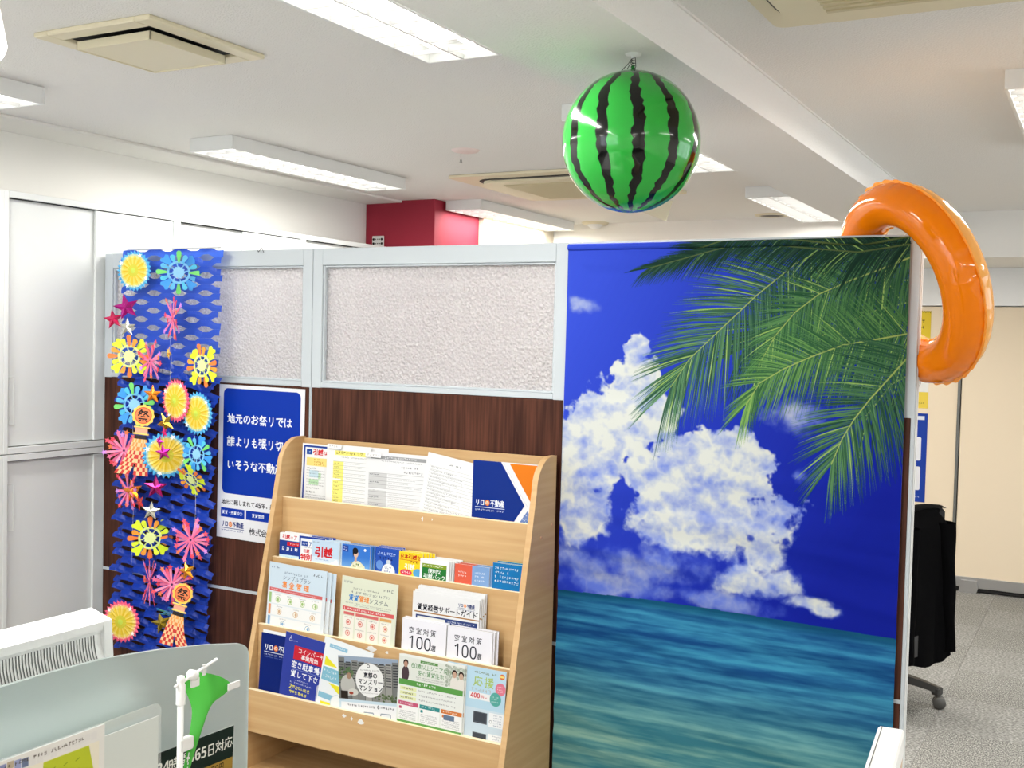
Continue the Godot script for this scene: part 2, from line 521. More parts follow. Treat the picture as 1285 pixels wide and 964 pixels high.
func make_lamps():
	make_lamp(-1.592, -2.615, 1.27, "large near ceiling lamp with open louvre above the ball's left")
	make_lamp(-1.592, -4.73, 1.27, "ceiling lamp half hidden behind the green ball")
	make_lamp(-1.582, -6.80, 1.20, "short-looking far ceiling lamp beside the small round downlight")
	make_lamp(-3.345, -4.74, 1.27, "ceiling lamp in front of the crimson pillar, above the steel cabinets", 0.72)
	make_lamp(-3.395, -6.86, 1.27, "far ceiling lamp touching the pink side of the pillar", 0.45)
	make_lamp(-3.345, -2.56, 1.27, "ceiling lamp cut by the left edge of the view", 0.72)
	make_lamp(-0.19, -4.80, 1.27, "ceiling lamp cut by the right edge of the view")
	for z in [-2.6, -0.5, 1.6]:
		make_lamp(1.6, z, 1.27, "ceiling lamp over the right half of the room, %s, out of view" % ("level with the ball" if z < -2.0 else "beside the viewer" if z < 0.0 else "nearest the front wall"))
	for x in [-3.345, -1.592]:
		make_lamp(x, 1.6, 1.27, "ceiling lamp behind the viewer, %s row, out of view" % ("cabinet side" if x < -3.0 else "middle"))
	make_lamp(1.6, -5.0, 1.27, "ceiling lamp beyond the partition on the right, out of view")
	make_lamp(-1.592, -0.5, 1.27, "ceiling lamp over the viewer, out of view")

# ---------------------------------------------------------------- room
func make_room():
	struct("floor", span(Vector3(-4.2, FLOOR - 0.12, -9.2), Vector3(3.2, FLOOR - 0.008, 3.0)), M.gap, "grey carpet tile floor of the office", "floor")
	var fl := get_node("floor")
	var tile := bx(Vector3(0, -0.004, 0), Vector3(0.4992, 0.008, 0.4992), 0.0009)
	for i in 14:
		for j in 20:
			var z := -7.4 - 1.0 + 0.5 * j
			var p := Vector3(-0.62 + 0.5 * (i - 6) - 0.25, FLOOR, z - 0.25)
			if p.z > 2.6 or p.z < -8.9: continue
			var o := put("carpet_tile", tile, M["carpet%d" % ((i + j) % 2)], fl)
			o.position = p
	struct("ceiling", span(Vector3(-4.2, CEIL, -9.2), Vector3(3.2, CEIL + 0.15, 3.0)), M.ceiling, "off-white textured office ceiling", "ceiling")
	struct("wall_left", span(Vector3(-4.2, FLOOR, -9.2), Vector3(-4.03, CEIL, 3.0)), M.wall, "off-white left wall above the steel cabinets", "wall")
	var wr := MB.new()
	var z0 := -6.8
	var z1 := -3.7
	wr.box(Vector3(3.1, (FLOOR - 0.75) / 2, -3.1), Vector3(0.2, -0.75 - FLOOR, 12.2))
	wr.box(Vector3(3.1, (0.66 + CEIL) / 2, -3.1), Vector3(0.2, CEIL - 0.66, 12.2))
	wr.box(Vector3(3.1, -0.045, (-9.2 + z0) / 2), Vector3(0.2, 1.41, z0 + 9.2))
	wr.box(Vector3(3.1, -0.045, (3.0 + z1) / 2), Vector3(0.2, 1.41, 3.0 - z1))
	struct("wall_right", wr.done(), M.wall, "off-white right wall with a row of windows, out of view", "wall")
	for k in 3:
		var w := (z1 - z0) / 3.0
		var c := Vector3(3.1, -0.045, z0 + w * (k + 0.5))
		var fm := MB.new()
		for sg in [-1.0, 1.0]:
			fm.box(Vector3(0, sg * 0.685, 0), Vector3(0.08, 0.04, w), 0.003)
			fm.box(Vector3(0, 0, sg * (w / 2 - 0.02)), Vector3(0.08, 1.33, 0.04), 0.003)
		var wo := struct("window_%d" % (k + 1), fm.done(), M.metal, ["farthest", "middle", "nearest"][k] + " daylight window of the right wall beyond the partition, out of view", "window")
		wo.position = c
		put("pane", bx(Vector3.ZERO, Vector3(0.006, 1.33, w - 0.08)), M.pane, wo)
	struct("wall_back", span(Vector3(-4.03, FLOOR, -9.2), Vector3(3.0, CEIL, -7.95)), M.wall, "white far wall behind the beige panels", "wall")
	var wf := MB.new()
	wf.box(Vector3(-0.515, (FLOOR - 0.75) / 2, 2.9), Vector3(7.03, -0.75 - FLOOR, 0.2))
	wf.box(Vector3(-0.515, (0.66 + CEIL) / 2, 2.9), Vector3(7.03, CEIL - 0.66, 0.2))
	wf.box(Vector3(-3.965, -0.045, 2.9), Vector3(0.13, 1.41, 0.2))
	wf.box(Vector3(1.05, -0.045, 2.9), Vector3(3.9, 1.41, 0.2))
	struct("wall_front", wf.done(), M.wall, "off-white wall with windows behind the viewer", "wall")
	for k in 3:
		var c := Vector3(-3.9 + 1.0 * (k + 0.5), -0.045, 2.9)
		var fm := MB.new()
		for sg in [-1.0, 1.0]:
			fm.box(Vector3(0, sg * 0.685, 0), Vector3(1.0, 0.04, 0.08), 0.003)
			fm.box(Vector3(sg * 0.48, 0, 0), Vector3(0.04, 1.33, 0.08), 0.003)
		var wo := struct("window_%d" % (k + 4), fm.done(), M.metal, ["leftmost", "middle", "rightmost"][k] + " street window behind the viewer", "window")
		wo.position = c
		put("pane", bx(Vector3.ZERO, Vector3(0.92, 1.33, 0.006)), M.pane, wo)
	struct("wall_corner", span(Vector3(-4.03, FLOOR, -7.0), Vector3(-3.5, CEIL, -6.02)), M.wall_beige, "beige wall return behind the crimson pillar", "wall")
	struct("trim_1", span(Vector3(-4.03, 0.812, -5.5), Vector3(-3.765, CEIL, 2.8), 0.002), M.wall, "pale ceiling border strip along the left wall", "trim")
	struct("trim_2", span(Vector3(-1.333, 0.696, -7.0), Vector3(-0.958, CEIL, 2.8)), M.ceiling, "white boxed ceiling beam running away above the ball", "beam")
	struct("trim_3", span(Vector3(-4.03, 0.555, -7.95), Vector3(3.0, CEIL, -7.0)), M.wall, "white cross beam over the far wall", "beam")
	struct("trim_4", span(Vector3(-1.0, CEIL - 0.006, -7.0), Vector3(-0.952, CEIL, 2.8)), M.ceiling, "thin shadow-line strip where the beam meets the ceiling", "trim")
	struct("column", span(Vector3(-4.03, FLOOR, -6.02), Vector3(-3.535, CEIL, -5.50), 0.004), M.crimson, "crimson pillar in the far left corner with pink lit side", "pillar")
	var sw := thing("switch_plate", "small white plate with dark dots on the crimson pillar", "switch plate", Vector3(-3.93, 0.575, -5.499))
	put("plate", bx(Vector3(0, 0, 0.006), Vector3(0.085, 0.085, 0.010), 0.003), M.white_plastic, sw)
	var dots := MB.new()
	for i in 5:
		for j in 2:
			dots.prism(ngon(10, 0.0075 if i in [0, 4] else 0.0035, Vector2(-0.03 + i * 0.015, 0.022 - j * 0.026)), 0.013)
	put("button", dots.done(), M.dark, sw)

# ---------------------------------------------------------------- steel cabinets along the left wall
func make_cabinet(near: float, y0: float, y1: float, handle_y: float, label: String):
	var w := 0.893
	var t := thing("steel_cabinet", label, "cabinet", Vector3((CAB - 4.03) / 2, y0, near - w / 2), "white steel cabinets along the left wall")
	var d := (CAB + 4.03) / 2
	var h := y1 - y0
	var b := MB.new()
	var f := 0.020
	b.box(Vector3(-d + 0.01, h / 2, 0), Vector3(0.012, h, w))
	for s in [-1.0, 1.0]:
		b.box(Vector3(0, h / 2, s * (w / 2 - f / 2)), Vector3(d * 2 - 0.004, h, f), 0.002)
	b.box(Vector3(0, h - 0.0125, 0), Vector3(d * 2 - 0.004, 0.025, w - 2 * f), 0.001)
	b.box(Vector3(0, 0.0125, 0), Vector3(d * 2 - 0.004, 0.025, w - 2 * f), 0.001)
	put("body", b.done(), M.steel_white, t)
	for s in [1.0, -1.0]:      # near door runs behind the far one
		var dm := MB.new()
		var dw := (w - 2 * f) / 2 + 0.006
		var x := d - (0.024 if s > 0 else 0.010)
		dm.box(Vector3(x - 0.007, h / 2, s * (dw / 2 - 0.006)), Vector3(0.013, h - 0.056, dw), 0.002)
		var door := put("door", dm.done(), M.steel_white, t)
		var hz: float = s * (dw - 0.035)
		var hm := MB.new()
		for k in [-1.0, 1.0]:
			hm.box(Vector3(x, handle_y - y0, hz + k * 0.0125), Vector3(0.005, 0.185, 0.003), 0.001)
			hm.box(Vector3(x, handle_y - y0 + k * 0.0925, hz), Vector3(0.005, 0.003, 0.028), 0.001)
		hm.box(Vector3(x - 0.0005, handle_y - y0, hz), Vector3(0.002, 0.18, 0.023))
		put("handle", hm.done(), M.steel_white, door)
	var gm := MB.new()
	gm.box(Vector3(d - 0.03, h - 0.026, 0), Vector3(0.03, 0.004, w - 2 * f))
	put("door_track", gm.done(), M.gap, t)

func make_cabinets():
	var names := ["nearest", "second", "third", "fourth"]
	for k in 4:
		var near := -1.918 - 0.893 * k
		make_cabinet(near, -0.487, 0.536, -0.28, "%s white steel upper cabinet with two sliding doors along the left wall" % names[k])
		make_cabinet(near, -1.54, -0.49, -0.70, "%s white steel base cabinet with sliding doors below its upper twin" % names[k])
		var pl := thing("plinth", "%s grey plinth strip under the white base cabinets" % names[k], "plinth", Vector3(-3.9, FLOOR, near - 0.446))
		put("strip", bx(Vector3(0, 0.025, 0), Vector3(0.24, 0.05, 0.89)), M.metal, pl)
	make_cabinet(-1.022, -0.487, 0.536, -0.28, "white steel upper cabinet beside the viewer, out of view")
	make_cabinet(-1.022, -1.54, -0.49, -0.70, "white steel base cabinet beside the viewer, out of view")
	# the cabinet the photo cuts at its left edge carries a small printed label
	var lb := get_node("steel_cabinet")
	var p := Pic.new(60, 40, 2.0, Color(0.93, 0.93, 0.92))
	p.scrawl(6, 6, 48, 5, Color(0.35, 0.35, 0.4))
	p.scrawl(6, 20, 36, 5, Color(0.45, 0.45, 0.5))
	var m := mat(Color.WHITE, 0.5)
	m.albedo_texture = p.tex()
	var lm := put("name_label", sheet_mesh(0.055, 0.045, 0.0006, 0.0), null, lb)
	lm.rotation.y = PI / 2
	lm.position = Vector3(0.126, 0.02 + 0.03, -0.40)
	lm.set_surface_override_material(0, m)
	lm.set_surface_override_material(1, M.paper)
	lm.set_meta("label", "small white printed label on the door")

# ---------------------------------------------------------------- partition of three panels
func make_partitions():
	var xs := [-3.764, -2.652, -1.588, -0.487]
	var labels := ["left partition panel with frosted glass, behind the blue garland", "middle partition panel with wide frosted glass above the brochure rack", "right partition panel covered by the beach backdrop"]
	for k in 3:
		var x0: float = xs[k] + 0.001
		var x1: float = xs[k + 1] - 0.001
		var c := (x0 + x1) / 2
		var w := x1 - x0
		var t := thing("partition_panel", labels[k], "partition", Vector3(c, FLOOR, DEPTH - 0.025), "office partition panels")
		var top := 0.330 - FLOOR
		for s in [-1.0, 1.0]:
			var pm := MB.new()
			pm.box(Vector3(s * (w / 2 - 0.0225), top / 2, -0.001), Vector3(0.045, top, 0.048), 0.002)
			put("post", pm.done(), M.frame, t)
		var rails := [["top_rail", 0.330, 0.267], ["middle_rail", -0.171, -0.190], ["base_rail", -1.54, -1.59]]
		for r in rails:
			put(r[0], bx(Vector3(0, (r[1] + r[2]) / 2 - FLOOR, 0), Vector3(w - 0.090, r[1] - r[2], 0.046), 0.0015), M.frame, t)
		var sill := MB.new()
		for s in [-1.0, 1.0]:
			sill.box(Vector3(s * (w / 2 - 0.049), 0.048 - FLOOR, 0), Vector3(0.008, 0.438, 0.034), 0.002)
		sill.box(Vector3(0, 0.263 - FLOOR, 0), Vector3(w - 0.106, 0.008, 0.034), 0.002)
		sill.box(Vector3(0, -0.167 - FLOOR, 0), Vector3(w - 0.106, 0.008, 0.034), 0.002)
		put("glass_bead", sill.done(), M.frame, t)
		put("frosted_pane", bx(Vector3(0, 0.048 - FLOOR, 0), Vector3(w - 0.106, 0.422, 0.005)), M.frosted, t)
		var right := 0.010 if k == 2 else 0.006
		for b in [[-0.191, -1.001], [-1.013, -1.54]]:
			var bm := MB.new()
			bm.box(Vector3((0.006 - right) / 2, (b[0] + b[1]) / 2 - FLOOR, 0), Vector3(w - 0.006 - right, b[0] - b[1], 0.0515), 0.001)
			put("wood_board", bm.done(), M.brown, t)
		put("metal_strip", bx(Vector3((0.006 - right) / 2, -1.007 - FLOOR, 0), Vector3(w - 0.006 - right, 0.012, 0.050)), M.frame, t)
		if k == 2:
			var em := MB.new()
			em.box(Vector3(w / 2 + 0.0015, top / 2, 0.012), Vector3(0.003, top, 0.006), 0.001)
			em.box(Vector3(w / 2 + 0.0015, top / 2, -0.012), Vector3(0.003, top, 0.006), 0.001)
			put("end_strip", em.done(), M.white_plastic, t)
	# foot plates keep the row upright
	# thin wire clip on the left panel's top rail
	var clip := MB.new()
	clip.tube([Vector3(-0.018, 0.006, 0.004), Vector3(-0.006, -0.012, 0.006), Vector3(0.010, 0.004, 0.006), Vector3(0.020, -0.014, 0.004)], 0.0012, 6)
	var cl := put("wire_clip", clip.done(), M.wire)
	cl.position = Vector3(-2.905, 0.333, -3.288)
	tag(cl, "tiny bent wire clip on the partition's top rail", "clip")

# ---------------------------------------------------------------- ceiling units
func make_ceiling_units():
	var v := thing("ceiling_vent", "square beige ceiling vent with a dropped centre plate, upper left", "vent", Vector3(-2.445, CEIL, -2.30))
	var fr := MB.new()
	for s in [-1.0, 1.0]:
		fr.box(Vector3(s * 0.195, -0.007, 0), Vector3(0.055, 0.014, 0.445), 0.003)
		fr.box(Vector3(0, -0.007, s * 0.195), Vector3(0.335, 0.014, 0.055), 0.003)
	put("frame", fr.done(), M.beige_plastic, v)
	put("duct", bx(Vector3(0, -0.002, 0), Vector3(0.34, 0.003, 0.34)), M.dark, v)
	put("centre_plate", bx(Vector3(0, -0.030, 0), Vector3(0.285, 0.010, 0.285), 0.003), M.beige_plastic, v)
	var lip := MB.new()
	for s in [-1.0, 1.0]:
		lip.box(Vector3(s * 0.141, -0.026, 0), Vector3(0.004, 0.024, 0.286), 0.001)
		lip.box(Vector3(0, -0.026, s * 0.141), Vector3(0.286, 0.024, 0.004), 0.001)
	put("rim", lip.done(), M.beige_plastic, v)
	cassette(Vector3(-2.505, CEIL - 0.002, -5.20), 0.94, 0.10, 0.19, "cream four-way ceiling air conditioner beside the ball")
	cassette(Vector3(-0.31, CEIL - 0.002, -2.335), 0.95, 0.13, 0.085, "cream ceiling air conditioner with rounded slot at the top right")
	var s1 := thing("alarm_pull", "round white ceiling plate with a hanging ring pull", "ceiling pull", Vector3(-2.505, CEIL, -4.135))
	var d1 := MB.new(true)
	d1.lathe([Vector2(0, -0.012), Vector2(0.03, -0.012), Vector2(0.055, -0.007), Vector2(0.062, 0.0)], 28)
	put("plate", d1.done(), mat(Color(0.93, 0.86, 0.84), 0.5), s1)
	var c1 := MB.new()
	c1.tube([Vector3(-0.022, -0.01, 0), Vector3(-0.022, -0.035, 0)], 0.0008, 5)
	var ringp := []
	for k in 4: ringp.append(Vector3(-0.022 + [0.0, 0.006, -0.006, 0.0][k], -0.035 - [0.0, 0.018, 0.018, 0.0][k], 0))
	c1.tube(ringp, 0.001, 5)
	put("pull_ring", c1.done(), M.wire, s1)
	var s2 := thing("smoke_detector", "small domed smoke detector near the far beam", "smoke detector", Vector3(-3.15, CEIL, -6.93))
	var d2 := MB.new(true)
	d2.lathe([Vector2(0, -0.045), Vector2(0.03, -0.04), Vector2(0.05, -0.022), Vector2(0.055, -0.014)], 24)
	put("dome", d2.done(), M.white_plastic, s2)
	var d3 := MB.new(true)
	d3.lathe([Vector2(0, -0.016), Vector2(0.085, -0.014), Vector2(0.095, 0.0)], 28)
	put("base", d3.done(), M.beige_plastic, s2)
	var s3 := thing("downlight", "round unlit downlight with beige rim beside the far lamp", "downlight", Vector3(-1.90, CEIL, -6.83))
	var d4 := MB.new(true)
	d4.lathe([Vector2(0.078, -0.002), Vector2(0.082, -0.010), Vector2(0.102, -0.007), Vector2(0.106, 0.0)], 32)
	put("rim", d4.done(), M.beige_plastic, s3)
	var d5 := MB.new()
	d5.prism(ngon(32, 0.08), 0.003, Transform3D(Basis(Vector3.RIGHT, PI / 2), Vector3(0, -0.001, 0)))
	put("recess", d5.done(), mat(Color(0.30, 0.27, 0.23), 0.6), s3)
	var hp := thing("hanging_sign", "blank cream board corner hanging below the ceiling behind the ball", "sign", Vector3(-2.42, CEIL, -6.0))
	var hm := MB.new()
	hm.prism(PackedVector2Array([Vector2(0.14, -0.117), Vector2(0.174, -0.001), Vector2(-0.16, -0.001)]), 0.008)
	put("board", hm.done(), mat(Color(0.90, 0.88, 0.78), 0.6), hp)
	# lamp head hanging close to the viewer, cut by the left edge of the photo
	var hl := thing("hanging_lamp", "bright white hanging lamp head cut by the left edge", "lamp", Vector3(-1.252, 0.318, -0.772))
	var sh := MB.new(true)
	var prof := []
	for k in 9:
		var a := PI / 2 * k / 8.0
		prof.append(Vector2(0.112 + 0.02 * sin(a), 0.02 - 0.02 * cos(a)))
	prof.append(Vector2(0.105, 0.16))
	prof.append(Vector2(0.09, 0.20))
	prof.append(Vector2(0.0, 0.21))
	prof.insert(0, Vector2(0.0, 0.0))
	sh.lathe(prof, 40)
	var gm := mat(Color(0.95, 0.95, 0.95), 0.3)
	gm.emission_enabled = true
	gm.emission = Color(1, 0.99, 0.97)
	gm.emission_energy_multiplier = 1.0
	put("shade", sh.done(), gm, hl)
	var cd := MB.new()
	cd.tube([Vector3(0, 0.2, 0), Vector3(0, CEIL - 0.285, 0)], 0.003, 6)
	put("cord", cd.done(), M.white_plastic, hl)
	var ol := OmniLight3D.new()
	ol.name = "lamp_light"
	ol.light_energy = 0.05
	ol.light_size = 0.1
	ol.omni_range = 14.0
	ol.omni_attenuation = 2.0
	ol.shadow_enabled = true
	ol.position = Vector3(0, 0.1, 0)
	hl.add_child(ol)

func cassette(at: Vector3, size: float, r: float, margin: float, label: String):
	var t := thing("air_conditioner", label, "air conditioner", at)
	var down := Transform3D(Basis(Vector3.RIGHT, PI / 2), Vector3.ZERO)   # outline in x and z, thickness downwards
	var pm := MB.new()
	pm.prism(rounded(size, size, 0.03), 0.012, down)
	put("panel", pm.done(), M.beige_plastic, t)
	var q := size - margin
	var sm := MB.new()
	sm.prism(rounded(q, q, r), 0.004, Transform3D(down.basis, Vector3(0, -0.0115, 0)))
	put("air_slot", sm.done(), M.dark, t)
	var cm := MB.new()
	cm.prism(rounded(q - 0.035, q - 0.035, r * 0.92), 0.020, Transform3D(down.basis, Vector3(0, -0.010, 0)))
	put("cover", cm.done(), M.beige_plastic, t)
	for k in 4:
		var b := Basis(Vector3.UP, PI / 2 * k)
		put("blade", bx(b * Vector3(0, -0.017, q / 2 - 0.012), Vector3(q - 2.1 * r, 0.004, 0.016) if k % 2 == 0 else Vector3(0.016, 0.004, q - 2.1 * r), 0.001), mat(Color(0.42, 0.40, 0.36), 0.5), t)
	var gm := MB.new()
	var gq := q - 0.24
	for k in 22:
		gm.box(Vector3(0, -0.0325, -gq / 2 + gq * k / 21.0), Vector3(gq, 0.005, gq / 21.0 * 0.55))
	put("grille", gm.done(), mat(Color(0.80, 0.76, 0.62), 0.5), t)

# ---------------------------------------------------------------- beach backdrop on the right panel
func make_backdrop():
	var W := 540
	var H := 925
	var base := Image.create(W, H, false, Image.FORMAT_RGB8)
	var n1 := noise(0.011, 5)
	var n2 := noise(0.03, 5, FastNoiseLite.TYPE_SIMPLEX_SMOOTH, 21)
	var n4 := noise(0.022, 4, FastNoiseLite.TYPE_SIMPLEX_SMOOTH, 33)
	var n3 := noise(0.02, 4, FastNoiseLite.TYPE_SIMPLEX_SMOOTH, 5)
	# clouds: centre u, v, half width, half height in thousandths of the cloth
	var clouds := [[239, 241, 94, 68], [103, 335, 128, 105], [204, 297, 112, 83], [70, 471, 104, 80], [417, 364, 163, 60], [372, 413, 141, 81], [557, 365, 117, 78], [470, 462, 248, 80], [633, 505, 77, 52],
		[354, 543, 302, 44], [613, 552, 175, 33], [769, 575, 95, 15], [74, 555, 125, 46], [709, 281, 127, 32], [52, 98, 58, 17], [725, 373, 30, 13], [812, 584, 63, 13], [236, 173, 49, 27], [316, 294, 73, 47], [38, 359, 66, 85], [262, 385, 75, 48], [285, 440, 40, 40], [150, 590, 250, 30], [480, 590, 260, 22]]
	var soft := [0, 0, 0, 0, 0, 0, 0, 0, 0, 1, 0, 0, 1, 1, 1, 1, 0, 0, 0, 0, 0, 0, 1, 1]
	for y in H:
		var v := 1000.0 * y / H
		for x in W:
			var u := 1000.0 * x / W
			var hor := 610.0 - 4.0 * sin(u * 0.004)
			var c: Color
			if v < hor:
				c = Color(0.20, 0.29, 0.75).lerp(Color(0.04, 0.10, 0.53), clampf(u / 1000.0 * 0.75 + v / 1400.0, 0.0, 1.0))
				var wob := n1.get_noise_2d(x, y)
				var wob2 := n2.get_noise_2d(x, y)
				var hard := -1.0
				var soft_m := -1.0
				for k in clouds.size():
					var q: Array = clouds[k]
					var dx: float = (u - q[0]) / q[2]
					var dy: float = (v - q[1]) / q[3]
					var e := 1.0 - sqrt(dx * dx + dy * dy)
					if soft[k]: soft_m = maxf(soft_m, e)
					else: hard = maxf(hard, e)
				var billow := absf(n4.get_noise_2d(x, y)) * 0.8 - 0.2
				var t := hard + wob * 0.42 + wob2 * 0.22 - billow * 0.35
				var ts := soft_m + wob * 0.8 + wob2 * 0.3
				var soften := smoothstep(380.0, 600.0, v) * 0.45
				var a := maxf(smoothstep(0.0, 0.14 + soften, t), smoothstep(-0.05, 0.85, ts) * 0.74)
				var shade := clampf(0.58 + n3.get_noise_2d(x * 0.6, y * 0.9) * 0.75 + billow * 0.9 - clampf(t, 0.0, 0.5) * 0.5 + wob2 * 0.25 + (v - 430.0) / 900.0, 0.0, 1.0)
				c = c.lerp(Color(0.76, 0.775, 0.755).lerp(Color(0.40, 0.48, 0.78), shade), a)
			else:
				var w := (v - hor) / (1000.0 - hor)
				var band := n1.get_noise_2d(x * 0.16, y * 2.6 + 800) * 0.9 + n2.get_noise_2d(x * 0.12 + 90, y * 2.8) * 0.5
				var fine := n2.get_noise_2d(x * 0.5, y * 3.2)
				var deep := Color(0.06, 0.25, 0.45).lerp(Color(0.20, 0.43, 0.48), smoothstep(0.18, 0.62, w))
				var lite := Color(0.21, 0.51, 0.64).lerp(Color(0.48, 0.63, 0.58), smoothstep(0.2, 0.7, w))
				c = deep.lerp(lite, clampf(0.45 + band * 1.0 + fine * 0.3, 0.0, 1.0))
				c = c.lerp(Color(0.03, 0.26, 0.36), 0.75 * (1.0 - smoothstep(0.0, 0.05, w)))
			base.set_pixel(x, y, c)
	var p := Pic.new(1080, 1850, 0.5 * 1.72, Color.WHITE)
	base.resize(p.im.get_width(), p.im.get_height(), Image.INTERPOLATE_CUBIC)
	p.im.blit_rect(base, Rect2i(0, 0, base.get_width(), base.get_height()), Vector2i.ZERO)
	var k := Vector2(1.083, 1.85)      # thousandths of the cloth to millimetres
	var fronds := [
		[[Vector2(1020, 60), Vector2(900, 60), Vector2(780, 80), Vector2(660, 120), Vector2(560, 170)], 330.0, 300.0, Color(0.10, 0.20, 0.17), Color(0.17, 0.31, 0.22), 0.75],
		[[Vector2(1020, 200), Vector2(960, 220), Vector2(900, 270)], 260.0, 260.0, Color(0.10, 0.20, 0.17), Color(0.18, 0.33, 0.23), 0.8],
		[[Vector2(1020, 90), Vector2(920, 105), Vector2(820, 130), Vector2(740, 160)], 240.0, 230.0, Color(0.11, 0.24, 0.16), Color(0.25, 0.42, 0.24), 0.6],
		[[Vector2(1020, -8), Vector2(882, -2), Vector2(779, 9), Vector2(694, 33), Vector2(587, 84), Vector2(476, 146), Vector2(396, 191), Vector2(343, 239)], 370.0, 330.0, Color(0.12, 0.25, 0.20), Color(0.36, 0.53, 0.36), 0.62],
		[[Vector2(1020, 20), Vector2(925, 42), Vector2(844, 60), Vector2(762, 81), Vector2(699, 110), Vector2(646, 148), Vector2(604, 194)], 210.0, 260.0, Color(0.12, 0.27, 0.18), Color(0.38, 0.56, 0.32), 0.55],
		[[Vector2(1020, 139), Vector2(911, 152), Vector2(830, 161), Vector2(746, 181), Vector2(671, 202), Vector2(606, 226), Vector2(570, 262)], 230.0, 200.0, Color(0.14, 0.30, 0.20), Color(0.44, 0.61, 0.31), 0.55],
		[[Vector2(1020, 163), Vector2(955, 210), Vector2(907, 244), Vector2(868, 277), Vector2(838, 309), Vector2(812, 350)], 290.0, 250.0, Color(0.12, 0.26, 0.19), Color(0.36, 0.53, 0.34), 0.6],
		[[Vector2(1010, 4), Vector2(862, 16), Vector2(693, 6), Vector2(537, -2), Vector2(375, 21), Vector2(266, 37)], 190.0, 150.0, Color(0.07, 0.16, 0.14), Color(0.13, 0.27, 0.18), 0.35],
	]
	var r := RandomNumberGenerator.new()
	r.seed = 12
	for f in fronds:
		var path: Array = f[0]
		var pts := []
		for q in path: pts.append(Vector2(q.x * k.x, q.y * k.y))
		var total := 0.0
		for i in pts.size() - 1: total += pts[i].distance_to(pts[i + 1])
		for side in [1.0, -1.0]:
			var n := int(total / 3.6)
			for i in n:
				var t := (i + r.randf() * 0.8) / n
				var d := t * total
				var j := 0
				while j < pts.size() - 2 and d > pts[j].distance_to(pts[j + 1]):
					d -= pts[j].distance_to(pts[j + 1]); j += 1
				var dir: Vector2 = (pts[j + 1] - pts[j]).normalized()
				var o: Vector2 = pts[j] + dir * d
				var lean: float = lerpf(1.05, 0.22, t * t) * f[5] / 0.55 * r.randf_range(0.9, 1.1)
				var leng: float = (f[1] if side > 0 else f[2]) * lerpf(0.85, 0.5, t) * r.randf_range(0.85, 1.08)
				var ld := dir.rotated(side * lean)
				var droop := Vector2(0, 0.42 if side < 0 else 0.08)
				var c: Color = f[3].lerp(f[4], r.randf() * (0.55 + 0.45 * t))
				if r.randf() < 0.04: c = Color(0.52, 0.64, 0.33)
				var wd := r.randf_range(1.7, 3.3)
				var up := []
				var dn := []
				for s in 6:
					var q := s / 5.0
					var cp: Vector2 = o + ld * leng * q + droop * leng * q * q
					var nn := ld.orthogonal() * wd * (0.35 + sin(PI * minf(q * 1.1, 1.0)) * 0.65) * (1.0 - q * 0.75)
					up.append(cp + nn); dn.push_front(cp - nn)
				p.poly(up + dn, c)
				if r.randf() < 0.22:
					p.line(o + ld * leng * 0.08, o + ld * leng * 0.6 + droop * leng * 0.36, 0.8, c.lightened(0.16))
		for i in pts.size() - 1:
			p.line(pts[i], pts[i + 1], 4.5 - 0.4 * i, Color(0.56, 0.62, 0.34) if f[5] > 0.5 else Color(0.30, 0.36, 0.2))
	var m := mat(Color.WHITE, 0.75)
	m.metallic_specular = 0.2
	m.albedo_texture = p.tex()
	m.cull_mode = BaseMaterial3D.CULL_DISABLED
	var t := thing("beach_backdrop", "large printed cloth of blue sky, clouds, palm fronds and sea", "backdrop", Vector3(-1.0485, -1.54, DEPTH + 0.012))
	var w := 1.069
	var h := 1.85
	var nz := noise(2.2, 3)
	var mb := MB.new(true)
	mb.grid(48, 120, func(u: float, v: float) -> Vector3:
		var x := (u - 0.5) * w
		var yy := h * (1.0 - v)
		var inset := 0.004 * smoothstep(0.045, 0.06, u) * (1.0 - smoothstep(0.94, 0.955, u)) * smoothstep(0.03, 0.04, v) * (1.0 - smoothstep(0.262, 0.275, v))
		var lower := smoothstep(0.30, 0.5, v)
		var z := 0.007 * nz.get_noise_2d(x * 0.55, (yy + x * 0.10) * 4.5) * lower + 0.0025 * nz.get_noise_2d(x * 2.0 + 7.0, yy * 0.7) * (1.0 - v)
		var crease := (v - (0.525 + 0.055 * u)) * h
		z += 0.006 * exp(-pow(crease / 0.012, 2.0)) * (0.4 + 0.6 * sin(u * 5.0 + 0.4))
		crease = (v - (0.37 + 0.02 * u)) * h
		z += 0.003 * exp(-pow(crease / 0.010, 2.0)) * smoothstep(0.4, 0.8, u)
		crease = (v - (0.445 + 0.03 * u)) * h
		z += 0.003 * exp(-pow(crease / 0.010, 2.0)) * smoothstep(0.1, 0.5, u)
		return Vector3(x - 0.012 * v * (1.0 - u), yy, z - inset))
	put("cloth", mb.done(), m, t)
	var pk := MB.new(true)
	pk.grid(24, 14, func(u: float, v: float) -> Vector3:      # rod pocket over the top rail, same print
		var a := -0.6 + v * 4.6
		return Vector3((u - 0.5) * w, h - 0.002 + 0.011 * cos(a) + 0.004, -0.002 + 0.011 * sin(a)))
	var pm := put("rod_pocket", pk.done(), null, t)
	var m2: StandardMaterial3D = m.duplicate()
	m2.uv1_scale = Vector3(1, 0.02, 1)
	pm.material_override = m2
	var rod := MB.new(true)
	rod.tube([Vector3(-w / 2 + 0.002, h + 0.002, -0.002), Vector3(w / 2 - 0.002, h + 0.002, -0.002)], 0.006, 10)
	put("rod", rod.done(), M.white_plastic, t)

